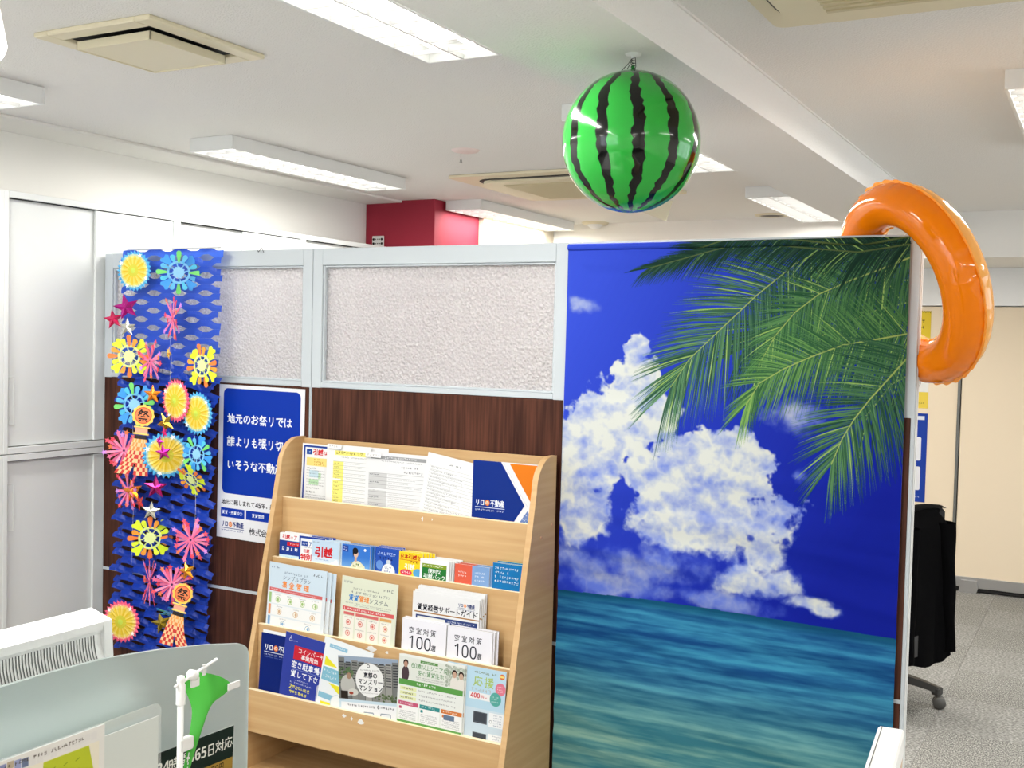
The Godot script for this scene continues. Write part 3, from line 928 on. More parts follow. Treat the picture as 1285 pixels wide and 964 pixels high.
# ---------------------------------------------------------------- paper
func sheet_mesh(w: float, h: float, t: float, curl: float) -> ArrayMesh:   # foot in the middle of the origin, front towards +z
	var nx := 1 if curl == 0.0 else 8
	var f := func(u: float, v: float, z: float) -> Vector3: return Vector3((u - 0.5) * w, h * (1.0 - v), z + curl * (1.0 - pow(2.0 * u - 1.0, 2.0)) * (0.3 + 0.7 * (1.0 - v)))
	var front := MB.new()
	front.grid(nx, 1 if curl == 0.0 else 4, func(u, v): return f.call(u, v, t / 2))
	var m := front.done()
	var back := MB.new()
	back.grid(nx, 1 if curl == 0.0 else 4, func(u, v): return f.call(u, v, -t / 2), true)
	for k in nx:
		var a := float(k) / nx
		var b := float(k + 1) / nx
		for v in [0.0, 1.0]:
			back.quad(f.call(a, v, t / 2), f.call(b, v, t / 2), f.call(b, v, -t / 2), f.call(a, v, -t / 2), Vector3(0, 1.0 - 2.0 * v, 0))
	for u in [0.0, 1.0]:
		back.quad(f.call(u, 0.0, t / 2), f.call(u, 1.0, t / 2), f.call(u, 1.0, -t / 2), f.call(u, 0.0, -t / 2), Vector3(2.0 * u - 1.0, 0, 0))
	return back.done(m)

func printed(p: Pic, rough := 0.55) -> StandardMaterial3D:
	var m := mat(Color.WHITE, rough)
	m.albedo_texture = p.tex()
	m.albedo_color = Color(0.90, 0.90, 0.90)
	m.metallic_specular = 0.25
	return m

# a sheet or booklet whose top left corner stands at x, y, z; roll turns it in its own plane, lean tips its head back
func paper(called: String, label: String, category: String, group: String, at: Vector3, w: float, h: float, m: Material, roll := 0.0, lean := 3.0, t := 0.0008, curl := 0.0, edge: Material = null) -> MeshInstance3D:
	var o := MeshInstance3D.new()
	o.name = numbered(self, called)
	o.mesh = sheet_mesh(w, h, t, curl)
	o.set_surface_override_material(0, m)
	o.set_surface_override_material(1, edge if edge else M.paper)
	o.basis = Basis(Vector3.RIGHT, deg_to_rad(-lean)) * Basis(Vector3.BACK, deg_to_rad(roll))
	o.position = at - o.basis * Vector3(-w / 2, h, 0)
	add_child(o, true)
	tag(o, label, category, group)
	return o

# the copies that stand behind a booklet
func copies(src: MeshInstance3D, n: int, step: Vector3, label: String, group: String, edge: Material = null, jitter := 0.002):
	for k in n:
		var o: MeshInstance3D = src.duplicate()
		var which: String = ["nearest", "second", "third", "fourth", "fifth", "sixth", "seventh"][k] if n > 2 or k < 1 else "rear"
		o.name = numbered(self, String(src.name).rstrip("0123456789").rstrip("_"))
		o.position = src.position + step * (k + 1) + Vector3(rng.randf_range(-jitter, jitter), rng.randf_range(-jitter, jitter), 0)
		if edge and k % 2 == 0: o.set_surface_override_material(1, edge)
		add_child(o, true)
		tag(o, which + " " + label, "booklet", group)

func logo(p: Pic, x: float, y: float, s: float, c: Color, under := true):
	var e: float = p.text("リロ", x, y, s, c, 0.13, 0.0, 0.82)
	p.oval(e + s * 0.42, y + s * 0.5, s * 0.40, s * 0.44, Color(0.90, 0.50, 0.22))
	p.text("の", e + s * 0.1, y + s * 0.18, s * 0.62, Color(1, 0.95, 0.9), 0.12)
	e = p.text("不動産", e + s * 0.9, y, s, c, 0.12, 0.0, 0.82)
	if under:
		p.rect(x, y + s * 1.14, e - x, s * 0.09, c)
		p.scrawl(x + s * 0.05, y + s * 1.42, e - x, s * 0.30, c)

# ---------------------------------------------------------------- poster
func make_poster():
	var p := Pic.new(430, 605, 1.15, Color(0.93, 0.94, 0.96))
	var blue := Color(0.02, 0.21, 0.67)
	var wht := Color(0.95, 0.96, 0.98)
	var ink := Color(0.10, 0.10, 0.14)
	p.rrect(24, 14, 386, 414, 22, blue)
	p.text("地元のお祭りでは", 46, 112, 41, wht, 0.125)
	p.text("誰よりも張り切って", 46, 202, 41, wht, 0.125)
	p.text("いそうな不動産", 46, 293, 41, wht, 0.125)
	p.text("地元に親しまれて45年。総", 22, 451, 22, ink, 0.105)
	for k in 3: p.rect(20 + k * 132, 486, 124, 36, blue)
	p.text("賃貸・売買仲介", 26, 496, 15.5, wht, 0.12)
	p.text("賃貸管理", 182, 496, 15.5, wht, 0.12)
	logo(p, 22, 537, 24, Color(0.10, 0.16, 0.45))
	p.text("株式会社", 170, 553, 30, ink, 0.09)
	p.scrawl(295, 560, 110, 18, ink)
	var o := paper("poster", "blue and white Japanese poster hung on the brown board left of the rack", "poster", "", Vector3(-3.103, -0.196, -3.2855), 0.430, 0.607, printed(p, 0.45), -0.5, 0.0, 0.0008, 0.004)
	o.set_meta("label", "blue and white poster with white Japanese lettering on the brown board left of the rack")

# ---------------------------------------------------------------- rack
const LIPS := [[-0.588, -3.137, -0.930], [-0.800, -3.085, -1.160], [-1.030, -3.016, -1.380], [-1.253, -2.966, -1.405]]
const SLOTS := [-0.705, -0.925, -1.155, -1.375]

func make_rack():
	var t := thing("brochure_rack", "pale maple brochure rack with four tiers in front of the brown partition", "rack", Vector3(-2.135, FLOOR, -3.1))
	var o := t.position
	var out := PackedVector2Array([Vector2(-3.265, FLOOR), Vector2(-3.265, -0.373)])
	for k in 11:
		var a := PI / 2 * (1.0 - k / 10.0)
		out.append(Vector2(-3.235 + 0.107 * cos(a), -0.478 + 0.105 * sin(a)))
	out.append(Vector2(-2.889, FLOOR))
	for s in [-1.0, 1.0]:
		var sm := MB.new()
		var x0: float = 0.535 if s > 0 else -0.515
		# outline in z and y, thickness along x
		var xf := Transform3D(Basis(Vector3(0, 0, 1), Vector3(0, 1, 0), Vector3(-1, 0, 0)), Vector3(x0, -o.y, -o.z))
		sm.prism(out, 0.020, xf)
		put("side_panel", sm.done(), M.maple, t)
	put("back_panel", span(Vector3(-0.515, 0.02, -3.264 - o.z), Vector3(0.515, -0.379 - o.y, -3.252 - o.z), 0.001), M.maple, t)
	var prev := -3.252
	for k in 4:
		var l: Array = LIPS[k]
		var board := put("tier_board", span(Vector3(-0.515, l[2] - o.y, l[1] - 0.014 - o.z), Vector3(0.515, l[0] - o.y, l[1] - o.z), 0.0015), M.maple, t)
		put("edge_band", span(Vector3(-0.514, l[0] - 0.0005 - o.y, l[1] - 0.0135 - o.z), Vector3(0.514, l[0] + 0.0012 - o.y, l[1] + 0.0006 - o.z)), M.maple_edge, board)
		put("slot_floor", span(Vector3(-0.515, SLOTS[k] - 0.012 - o.y, prev - o.z), Vector3(0.515, SLOTS[k] - o.y, l[1] - 0.014 - o.z)), M.maple, t)
		prev = l[1]
	put("bottom_board", span(Vector3(-0.515, 0.03, -3.252 - o.z), Vector3(0.515, 0.048, -2.93 - o.z)), M.maple, t)
	# torn paper left on the edges
	var patches := [[0, 0.095, -0.012, 0.010, 0.020], [0, 0.135, -0.015, 0.004, 0.012], [2, -0.02, 0.0, 0.055, 0.030], [2, 0.045, -0.012, 0.018, 0.012], [2, 0.34, -0.004, 0.05, 0.010], [3, -0.09, -0.010, 0.022, 0.018], [3, -0.02, -0.016, 0.045, 0.022], [3, -0.058, -0.014, 0.012, 0.016]]
	for q in patches:
		var pts := PackedVector2Array()
		for k in 9:
			var a := TAU * k / 9
			pts.append(Vector2(cos(a) * q[3] * rng.randf_range(0.35, 1.0) / 2, sin(a) * q[4] * rng.randf_range(0.35, 1.0) / 2))
		var pm := MB.new()
		pm.prism(pts, 0.0006)
		var po := put("torn_paper", pm.done(), M.paper, t)
		po.position = Vector3(q[1], LIPS[q[0]][0] + q[2] - q[4] * 0.5 - o.y, LIPS[q[0]][1] - o.z)
		po.set_meta("label", "white scrap of torn paper on the board")
	var cap := MB.new()
	cap.lathe([Vector2(0, 0.003), Vector2(0.0045, 0.0025), Vector2(0.0055, 0.0)], 12, Transform3D(Basis(Vector3.BACK, -PI / 2), Vector3.ZERO))
	for q in [[-0.632, -3.165], [-0.60, -3.24]]:
		var c := put("screw_cap", cap.done(), mat(Color(0.72, 0.55, 0.42), 0.5), t)
		c.position = Vector3(0.5351, q[0] - o.y, q[1] - o.z)

# ---------------------------------------------------------------- blue paper net
func make_garland():
	var t := thing("paper_net", "long blue slit paper net hanging down the left partition panel", "garland", Vector3(-3.36, -1.35, -3.25))
	var mb := MB.new()
	var p := 0.0352
	var top := 0.337 + 1.35
	var n := int((top - 0.02) / p)
	var per := 0.139
	var seg := 44
	var gap := func(x: float, line: int) -> float:
		var ph := fposmod(x / per + (0.5 if line % 2 == 0 else 0.0), 1.0)
		return clampf((0.27 - absf(ph - 0.5)) / 0.15, 0.0, 1.0)
	var nz := noise(3.0, 2)
	for i in n:
		var v := float(i) / n
		var open := 0.0155 if v < 0.29 else 0.0180
		var depth := 0.004 if v < 0.27 else 0.019
		var xl := lerpf(-0.248, -0.292, smoothstep(0.0, 1.0, v)) - 0.012 * sin(i * 1.9)
		var xr := lerpf(0.290, 0.248, smoothstep(0.0, 1.0, v)) + 0.008 * sin(i * 2.3 + 1.0)
		var row := func(u: float, w: float) -> Vector3:
			var x := lerpf(xl, xr, u)
			var g0: float = gap.call(x, i) if i > 0 else gap.call(x, 0) * 0.7
			var g1: float = gap.call(x, i + 1)
			var y := lerpf(top - i * p - g0 * open * 0.75, top - (i + 1) * p + g1 * open * 0.75, w)
			var z := lerpf(-g0 * depth * 0.8, g1 * depth, w) + (0.35 * depth if w > 0.2 and w < 0.8 else 0.0)
			z += 0.008 * nz.get_noise_2d(x * 0.6, y * 0.5)
			y -= 0.010 * (u - 0.5) * (u - 0.5) * 4.0 * v
			return Vector3(x, y, z)
		for k in seg:
			for w in 2:
				var a := float(k) / seg
				var b := float(k + 1) / seg
				var w0 := 0.0 if w == 0 else 0.5
				mb.quad(row.call(a, w0), row.call(b, w0), row.call(b, w0 + 0.5), row.call(a, w0 + 0.5), Vector3(0, 0, 1))
	var m := mat(Color(0.09, 0.26, 0.74), 0.38)
	m.cull_mode = BaseMaterial3D.CULL_DISABLED
	m.backlight_enabled = true
	m.backlight = Color(0.3, 0.5, 0.9)
	put("net", mb.done(), m, t)
	var hook := MB.new()
	hook.box(Vector3(0.02, top + 0.004, -0.012), Vector3(0.50, 0.006, 0.022), 0.001)
	put("hanging_tape", hook.done(), M.paper, t)

# ---------------------------------------------------------------- paper and foil ornaments on the net
func star_pts(r: float, inner: float, c := Vector2.ZERO, rot := PI / 2, n := 5) -> PackedVector2Array:
	var p := PackedVector2Array()
	for k in n * 2:
		var a := rot + PI * k / n
		var q := r if k % 2 == 0 else r * inner
		p.append(c + Vector2(cos(a), sin(a)) * q)
	return p

func disc_parts(t: Node3D, rim: Color, rim2: Color):      # radius 1, faces +z
	var mb := MB.new()
	var n := 28
	var steps := [[0.0, Color(0.75, 0.82, 0.30), 0.10], [0.13, Color(0.72, 0.80, 0.28), 0.08], [0.30, Color(0.84, 0.70, 0.10), 0.06], [0.62, Color(0.86, 0.72, 0.18), 0.02], [0.72, Color(0.88, 0.80, 0.42), 0.01], [0.80, rim2, 0.0], [1.0, rim, -0.03]]
	for j in steps.size() - 1:
		for k in n * 2:
			var q := []
			for e in [[j, k], [j + 1, k], [j + 1, k + 1], [j, k + 1]]:
				var a: float = TAU * e[1] / (n * 2)
				var r: float = steps[e[0]][0]
				if e[0] == steps.size() - 1: r *= 1.0 if e[1] % 2 == 0 else 0.86
				q.append(Vector3(cos(a) * r, sin(a) * r, steps[e[0]][2] + (0.03 if e[1] % 2 == 0 else 0.0) * r))
			mb.col = (steps[j][1] as Color).lerp(steps[j + 1][1], 0.5)
			if j in [2, 3] and k % 4 < 2: mb.col = mb.col.lightened(0.22)
			if j == 4 and k % 2 == 0: mb.col = mb.col.lightened(0.15)
			mb.quad(q[0], q[1], q[2], q[3], Vector3(0, 0, 1))
	put("disc", mb.done(), M.tinted, t)
	var sm := MB.new()
	sm.col = Color(1, 1, 0.97)
	for k in 4:
		var a := 0.9 + TAU * k / 4
		sm.flat(star_pts(0.13, 0.4, Vector2(cos(a), sin(a)) * 0.80), 0.045)
	for k in 40:
		var a := TAU * k / 40
		sm.flat(ngon(5, 0.014, Vector2(cos(a), sin(a)) * (0.74 + 0.06 * (k % 2))), 0.04)
	put("star_print", sm.done(), M.tinted, t).set_meta("kind", "stuff")

func petal(len0: float, len1: float, w: float, heart: bool, a: float) -> PackedVector2Array:
	var p := PackedVector2Array([Vector2(len0, -w * 0.28), Vector2(lerpf(len0, len1, 0.6), -w * 0.75)])
	if heart:
		p.append_array(PackedVector2Array([Vector2(len1 - w * 0.45, -w), Vector2(len1, -w * 0.62), Vector2(len1 - w * 0.30, 0), Vector2(len1, w * 0.62), Vector2(len1 - w * 0.45, w)]))
	else:
		p.append_array(PackedVector2Array([Vector2(len1 - w * 0.6, -w * 0.85), Vector2(len1 - w * 0.1, -w * 0.45), Vector2(len1, 0), Vector2(len1 - w * 0.1, w * 0.45), Vector2(len1 - w * 0.6, w * 0.85)]))
	p.append_array(PackedVector2Array([Vector2(lerpf(len0, len1, 0.6), w * 0.75), Vector2(len0, w * 0.28)]))
	var o := PackedVector2Array()
	for q in p: o.append(q.rotated(a))
	return o

func flower_parts(t: Node3D, cols: Array, mid: Color):
	var pm := MB.new()
	for k in 16:
		var heart := k % 4 == 2
		pm.col = cols[k % cols.size()]
		var a := TAU * k / 16 + PI / 2
		var l := 1.0 if k % 2 == 0 else 0.86
		pm.prism(petal(0.46, l, 0.23 if heart else 0.135, heart, a), 0.02, Transform3D(Basis(Vector3(-sin(a), cos(a), 0), 0.10 * (k % 3 - 1)), Vector3(0, 0, 0.02 * (k % 2))))
	put("petals", pm.done(), M.tinted, t).set_meta("kind", "stuff")
	var rm := MB.new()
	rm.col = mid
	for k in 32:
		var a := TAU * k / 32
		var b := TAU * (k + 1) / 32
		rm.quad(Vector3(cos(a) * 0.42, sin(a) * 0.42, 0.05), Vector3(cos(a) * 0.52, sin(a) * 0.52, 0.05), Vector3(cos(b) * 0.52, sin(b) * 0.52, 0.05), Vector3(cos(b) * 0.42, sin(b) * 0.42, 0.05), Vector3(0, 0, 1))
	for k in 8:
		rm.prism(petal(0.2, 0.44, 0.035, false, TAU * k / 8 + 0.2), 0.02)
	put("ring", rm.done(), M.tinted, t)
	var cm := MB.new()
	cm.col = mid.lightened(0.15)
	cm.prism(star_pts(0.30, 0.78, Vector2.ZERO, 0.0, 12), 0.03, Transform3D(Basis(), Vector3(0, 0, 0.03)))
	put("centre", cm.done(), M.tinted, t)

func burst_parts(t: Node3D, hue: int):
	var mb := MB.new()
	var sm := MB.new()
	var cols := [Color(0.95, 0.48, 0.66), Color(0.96, 0.58, 0.72), Color(0.93, 0.40, 0.56)]
	var tips := [Color(0.93, 0.33, 0.40), Color(0.95, 0.50, 0.30), Color(0.80, 0.55, 0.88), Color(0.95, 0.45, 0.62), Color(0.92, 0.28, 0.36)]
	for k in 20:
		var a := TAU * k / 20 + 0.1
		var l := 0.86 if k % 2 == 0 else 0.70
		mb.col = cols[k % 3]
		mb.prism(petal(0.05, l, 0.075, false, a), 0.02, Transform3D(Basis(Vector3(-sin(a), cos(a), 0), 0.22 * ((k * 7 + hue) % 3 - 1)), Vector3.ZERO))
		sm.col = tips[(k + hue) % 5]
		sm.prism(star_pts(0.15, 0.45, Vector2(cos(a), sin(a)) * (l + 0.03), a), 0.02, Transform3D(Basis(Vector3(-sin(a), cos(a), 0), 0.22 * ((k * 7 + hue) % 3 - 1)), Vector3(0, 0, 0.01)))
	put("rays", mb.done(), M.tinted, t).set_meta("kind", "stuff")
	put("tip_stars", sm.done(), M.tinted, t).set_meta("kind", "stuff")
	var cm := MB.new()
	cm.col = Color(0.94, 0.46, 0.64)
	cm.prism(ngon(20, 0.17), 0.04)
	cm.col = Color(0.25, 0.16, 0.30)
	cm.prism(ngon(12, 0.055), 0.046)
	put("centre", cm.done(), M.tinted, t)

func star_part(t: Node3D, c: Color):
	var mb := MB.new()
	var p := star_pts(1.0, 0.42)
	for k in 10:
		var a := Vector3(p[k].x, p[k].y, 0)
		var b := Vector3(p[(k + 1) % 10].x, p[(k + 1) % 10].y, 0)
		mb.col = c if k % 2 == 0 else c.lerp(c.lightened(0.3), 0.5)
		mb.tri(a, b, Vector3(0, 0, 0.22), Vector3(0, 0, 1))
		mb.tri(a, b, Vector3(0, 0, -0.05), Vector3(0, 0, -1))
	put("star", mb.done(), M.foil, t)

func fan_parts(t: Node3D, tail: float, sway: float):       # radius 1 round face with a paper tail
	var rm := MB.new()
	rm.col = Color(0.96, 0.80, 0.36)
	var sc := PackedVector2Array()
	for k in 48: sc.append(Vector2(cos(TAU * k / 48), sin(TAU * k / 48)) * (1.0 + 0.05 * cos(12.0 * TAU * k / 48)))
	rm.prism(sc, 0.06)
	put("rim", rm.done(), M.tinted, t)
	var fm := MB.new()
	fm.col = Color(0.86, 0.28, 0.18)
	fm.prism(ngon(32, 0.78), 0.08)
	fm.col = Color(0.93, 0.52, 0.32)
	fm.prism(ngon(32, 0.70), 0.09)
	put("face", fm.done(), M.tinted, t)
	var lm := MB.new()
	lm.col = Color(0.06, 0.05, 0.05)
	for stroke in STROKES["祭"].split(" "):
		var last := Vector2.INF
		for k in range(0, stroke.length(), 2):
			var q := Vector2(stroke[k].hex_to_int() / 15.0 - 0.5, 0.5 - stroke[k + 1].hex_to_int() / 15.0) * 1.05
			if last != Vector2.INF:
				var d := (q - last).normalized() * 0.055
				var nn := d.orthogonal()
				lm.prism(PackedVector2Array([last - d * 0.6 + nn, q + d * 0.6 + nn, q + d * 0.6 - nn, last - d * 0.6 - nn]), 0.11)
			last = q
	put("lettering", lm.done(), M.tinted, t)
	var nm := MB.new()
	nm.col = Color(0.96, 0.82, 0.45)
	for k in 2:
		nm.box(Vector3(0.02 + sway * 0.15 * k, -1.12 - 0.62 * k, 0.05), Vector3(1.5, 0.16, 0.14), 0.05)
	nm.col = Color(0.95, 0.66, 0.55)
	nm.box(Vector3(0.08 * sway, -1.45, 0.03), Vector3(1.15, 0.56, 0.06), 0.01)
	nm.col = Color(0.13, 0.10, 0.10)
	nm.box(Vector3(0.15 * sway, -2.05, 0.03), Vector3(1.1, 0.34, 0.08), 0.02)
	put("neck", nm.done(), M.tinted, t)
	for half in 2:
		var tm := MB.new()
		var rows := 9
		for j in rows:
			for i in 5:
				var q := []
				for e in [[i, j], [i + 1, j], [i + 1, j + 1], [i, j + 1]]:
					var v: float = float(e[1]) / rows
					var u: float = float(e[0]) / 5.0
					var spread := 0.62 + 0.75 * v
					var x: float = (u - 1.0 if half == 0 else u) * spread + (0.0 if v < 0.6 else (v - 0.6) * (-0.5 if half == 0 else 0.5))
					q.append(Vector3(x + sway * (0.2 + v * v * 1.3) - 0.1 * v, -2.2 - v * tail, 0.05 + 0.12 * v))
				var lv := float(j) / rows
				tm.col = (Color(0.95, 0.62, 0.30) if lv < 0.3 else Color(0.80, 0.20, 0.18)).lerp(Color(0.80, 0.20, 0.18), lv) if (i + j) % 2 == 0 else Color(0.97, 0.78, 0.58)
				tm.quad(q[0], q[1], q[2], q[3], Vector3(0, 0, 1))
		put("tail", tm.done(), M.tinted, t)

func ornament(called: String, label: String, category: String, at: Vector3, r: float, seen: float, roll: float, group: String, tip := 0.0) -> Node3D:
	# seen: how round it looks to someone standing in front of the counter, 1 = full face
	var t := thing(called, label, category, at, group)
	var yaw := deg_to_rad(46.0) - acos(clampf(seen, 0.0, 1.0))
	t.basis = Basis(Vector3.UP, yaw) * Basis(Vector3.RIGHT, tip) * Basis(Vector3.BACK, deg_to_rad(roll)) * Basis.from_scale(Vector3.ONE * r)
	return t

func make_ornaments():
	var z := -3.198
	var blue := Color(0.12, 0.58, 0.86)
	var blue2 := Color(0.45, 0.72, 0.86)
	var pink := Color(0.88, 0.22, 0.50)
	var pink2 := Color(0.94, 0.45, 0.45)
	var g := "paper fireworks on the blue net"
	var discs := [
		[-3.489, 0.249, 0.084, 0.80, 12, 0, "blue-rimmed sunburst disc at the net's top left corner"],
		[-3.251, -0.266, 0.088, 0.60, 8, 1, "pink-rimmed sunburst disc in the middle of the net"],
		[-3.136, -0.311, 0.087, 0.66, -10, 0, "blue-rimmed sunburst disc right of the pink one, by the poster"],
		[-3.287, -0.484, 0.094, 1.0, 20, 0, "largest blue-rimmed sunburst disc, with a magenta star on it"],
		[-3.541, -1.190, 0.089, 0.84, 0, 1, "pink-rimmed sunburst disc low beside the monitor"]]
	for d in discs:
		var t := ornament("paper_sunburst", d[6], "paper ornament", Vector3(d[0], d[1], z + (0.012 if d[2] > 0.09 else 0.0)), d[2], d[3], d[4], g)
		disc_parts(t, pink if d[5] else blue, pink2 if d[5] else blue2)
	var cool := [Color(0.45, 0.82, 0.42), Color(0.30, 0.72, 0.86), Color(0.22, 0.58, 0.88), Color(0.35, 0.70, 0.88)]
	var warm := [Color(0.95, 0.50, 0.22), Color(0.86, 0.93, 0.22), Color(0.84, 0.93, 0.16), Color(0.95, 0.62, 0.20)]
	var flowers := [
		[-3.247, 0.240, 0.086, 1.0, 0, 0, 0.0, "blue and green petalled flower at the net's top centre"],
		[-3.515, -0.097, 0.088, 0.97, 0, 1, 0.0, "yellow and orange flower at the net's left edge"],
		[-3.114, -0.123, 0.087, 0.66, 10, 1, 0.0, "yellow and orange flower at the net's right edge, above the poster"],
		[-3.481, -0.293, 0.091, 0.90, 8, 0, 0.0, "blue and green flower behind the upper festival fan"],
		[-3.137, -0.471, 0.075, 0.75, 30, 0, 0.0, "blue and green flower right of the largest sunburst disc"],
		[-3.165, -0.573, 0.069, 0.70, 40, 1, 0.5, "tilted yellow and orange flower below the largest sunburst disc"],
		[-3.387, -0.827, 0.088, 1.0, 0, 1, 0.0, "round yellow and orange flower in the lower half of the net"],
		[-3.264, -1.119, 0.062, 0.85, 20, 0, 1.0, "folded green and blue flower beside the lower festival fan"]]
	for f in flowers:
		var t := ornament("paper_flower", f[7], "paper ornament", Vector3(f[0], f[1], z - 0.004), f[2], f[3], f[4], g, f[6])
		flower_parts(t, warm if f[5] else cool, Color(0.85, 0.92, 0.55) if f[5] else Color(0.45, 0.72, 0.90))
	var bursts := [
		[-3.265, 0.058, 0.088, 0.22, 0, "pink star burst seen edge-on in the upper net"],
		[-3.385, -0.113, 0.086, 0.42, 5, "half-turned pink star burst beside the left yellow flower"],
		[-3.528, -0.482, 0.088, 0.95, 0, "broad pink star burst left of the upper fan's tail"],
		[-3.503, -0.643, 0.085, 0.50, 20, "narrow pink star burst below the upper fan, at the left edge"],
		[-3.153, -0.809, 0.088, 0.80, 0, "pink star burst right of the round yellow flower"],
		[-3.252, -0.998, 0.083, 0.95, 15, "pink star burst just above the lower festival fan"],
		[-3.376, -1.004, 0.100, 0.06, 14, "pink star burst seen as a thin strip in the lower net"]]
	for k in bursts.size():
		var b: Array = bursts[k]
		burst_parts(ornament("paper_burst", b[5], "paper ornament", Vector3(b[0], b[1], z + 0.006), b[2], b[3], b[4], g), k)
	var mag := Color(0.72, 0.10, 0.52)
	var stars := [
		[-3.518, 0.101, 0.056, 0.95, 14, mag, "largest magenta foil star at the net's upper left"],
		[-3.591, 0.051, 0.043, 0.95, 10, Color(0.85, 0.15, 0.35), "red foil star left of the largest magenta star"],
		[-3.512, 0.020, 0.040, 0.9, 0, Color(0.80, 0.80, 0.76), "silver foil star above the left yellow flower"],
		[-3.293, -0.357, 0.048, 0.7, 30, Color(0.62, 0.50, 0.12), "dull gold foil star above the pink-rimmed disc"],
		[-3.365, -0.246, 0.040, 0.9, 0, Color(0.93, 0.50, 0.12), "orange foil star left of the middle pink-rimmed disc"],
		[-3.275, -0.391, 0.026, 0.5, 20, Color(0.85, 0.12, 0.42), "tiny red foil star over the largest sunburst disc's rim"],
		[-3.305, -0.428, 0.026, 0.8, 50, mag, "tiny magenta foil star on the largest sunburst disc's upper left"],
		[-3.278, -0.471, 0.034, 0.95, 10, mag, "small magenta foil star in the middle of the largest sunburst disc"],
		[-3.342, -0.617, 0.050, 0.95, 0, Color(0.60, 0.06, 0.36), "dark magenta foil star under the upper fan's tail"],
		[-3.471, -0.644, 0.052, 0.8, 12, Color(0.93, 0.52, 0.12), "orange foil star behind the narrow pink burst"],
		[-3.430, -0.686, 0.038, 0.5, 30, Color(0.85, 0.25, 0.25), "thin red foil star left of the lower silver star"],
		[-3.367, -0.715, 0.040, 0.95, -5, Color(0.80, 0.80, 0.74), "silver foil star above the round yellow flower"],
		[-3.168, -0.934, 0.042, 0.8, 15, Color(0.88, 0.58, 0.14), "gold foil star right of the lowest pink burst"],
		[-3.302, -1.159, 0.046, 0.9, 160, Color(0.55, 0.46, 0.10), "olive gold foil star under the folded flower"],
		[-3.280, -0.078, 0.030, 0.3, -20, Color(0.90, 0.70, 0.30), "slim pale gold foil star between the two yellow flowers"]]
	for s in stars:
		var over: bool = s[6].contains("largest sunburst")
		star_part(ornament("foil_star", s[6], "foil star", Vector3(s[0], s[1], z + (0.035 if over else 0.012)), s[2], s[3], s[4], "foil stars on the blue net"), s[5])
	fan_parts(ornament("festival_fan", "upper round festival fan with black lettering and chequered tail", "paper fan", Vector3(-3.395, -0.331, z + 0.03), 0.043, 0.97, -6, "festival fans on the blue net"), 3.4, -0.25)
	fan_parts(ornament("festival_fan", "lower round festival fan with black lettering and curled chequered tail", "paper fan", Vector3(-3.170, -1.020, z + 0.03), 0.041, 0.92, -14, "festival fans on the blue net"), 3.0, 0.45)
	# the clear threads that hold the rows together
	for q in [[-3.30, 0.02, -0.24], [-3.50, -0.38, -0.95], [-3.16, -0.40, -0.95]]:
		var tm := MB.new()
		tm.tube([Vector3(0, 0, 0), Vector3(0.015, (q[2] - q[1]) * 0.5, 0.004), Vector3(0.0, q[2] - q[1], 0)], 0.0006, 4)
		var o := put("clear_thread", tm.done(), M.white_plastic)
		o.position = Vector3(q[0], q[1], z - 0.012)
		tag(o, "thin clear thread %s" % ("between the upper ornaments" if q[0] == -3.30 else "down the left ornaments" if q[0] == -3.50 else "down the right ornaments"), "thread")

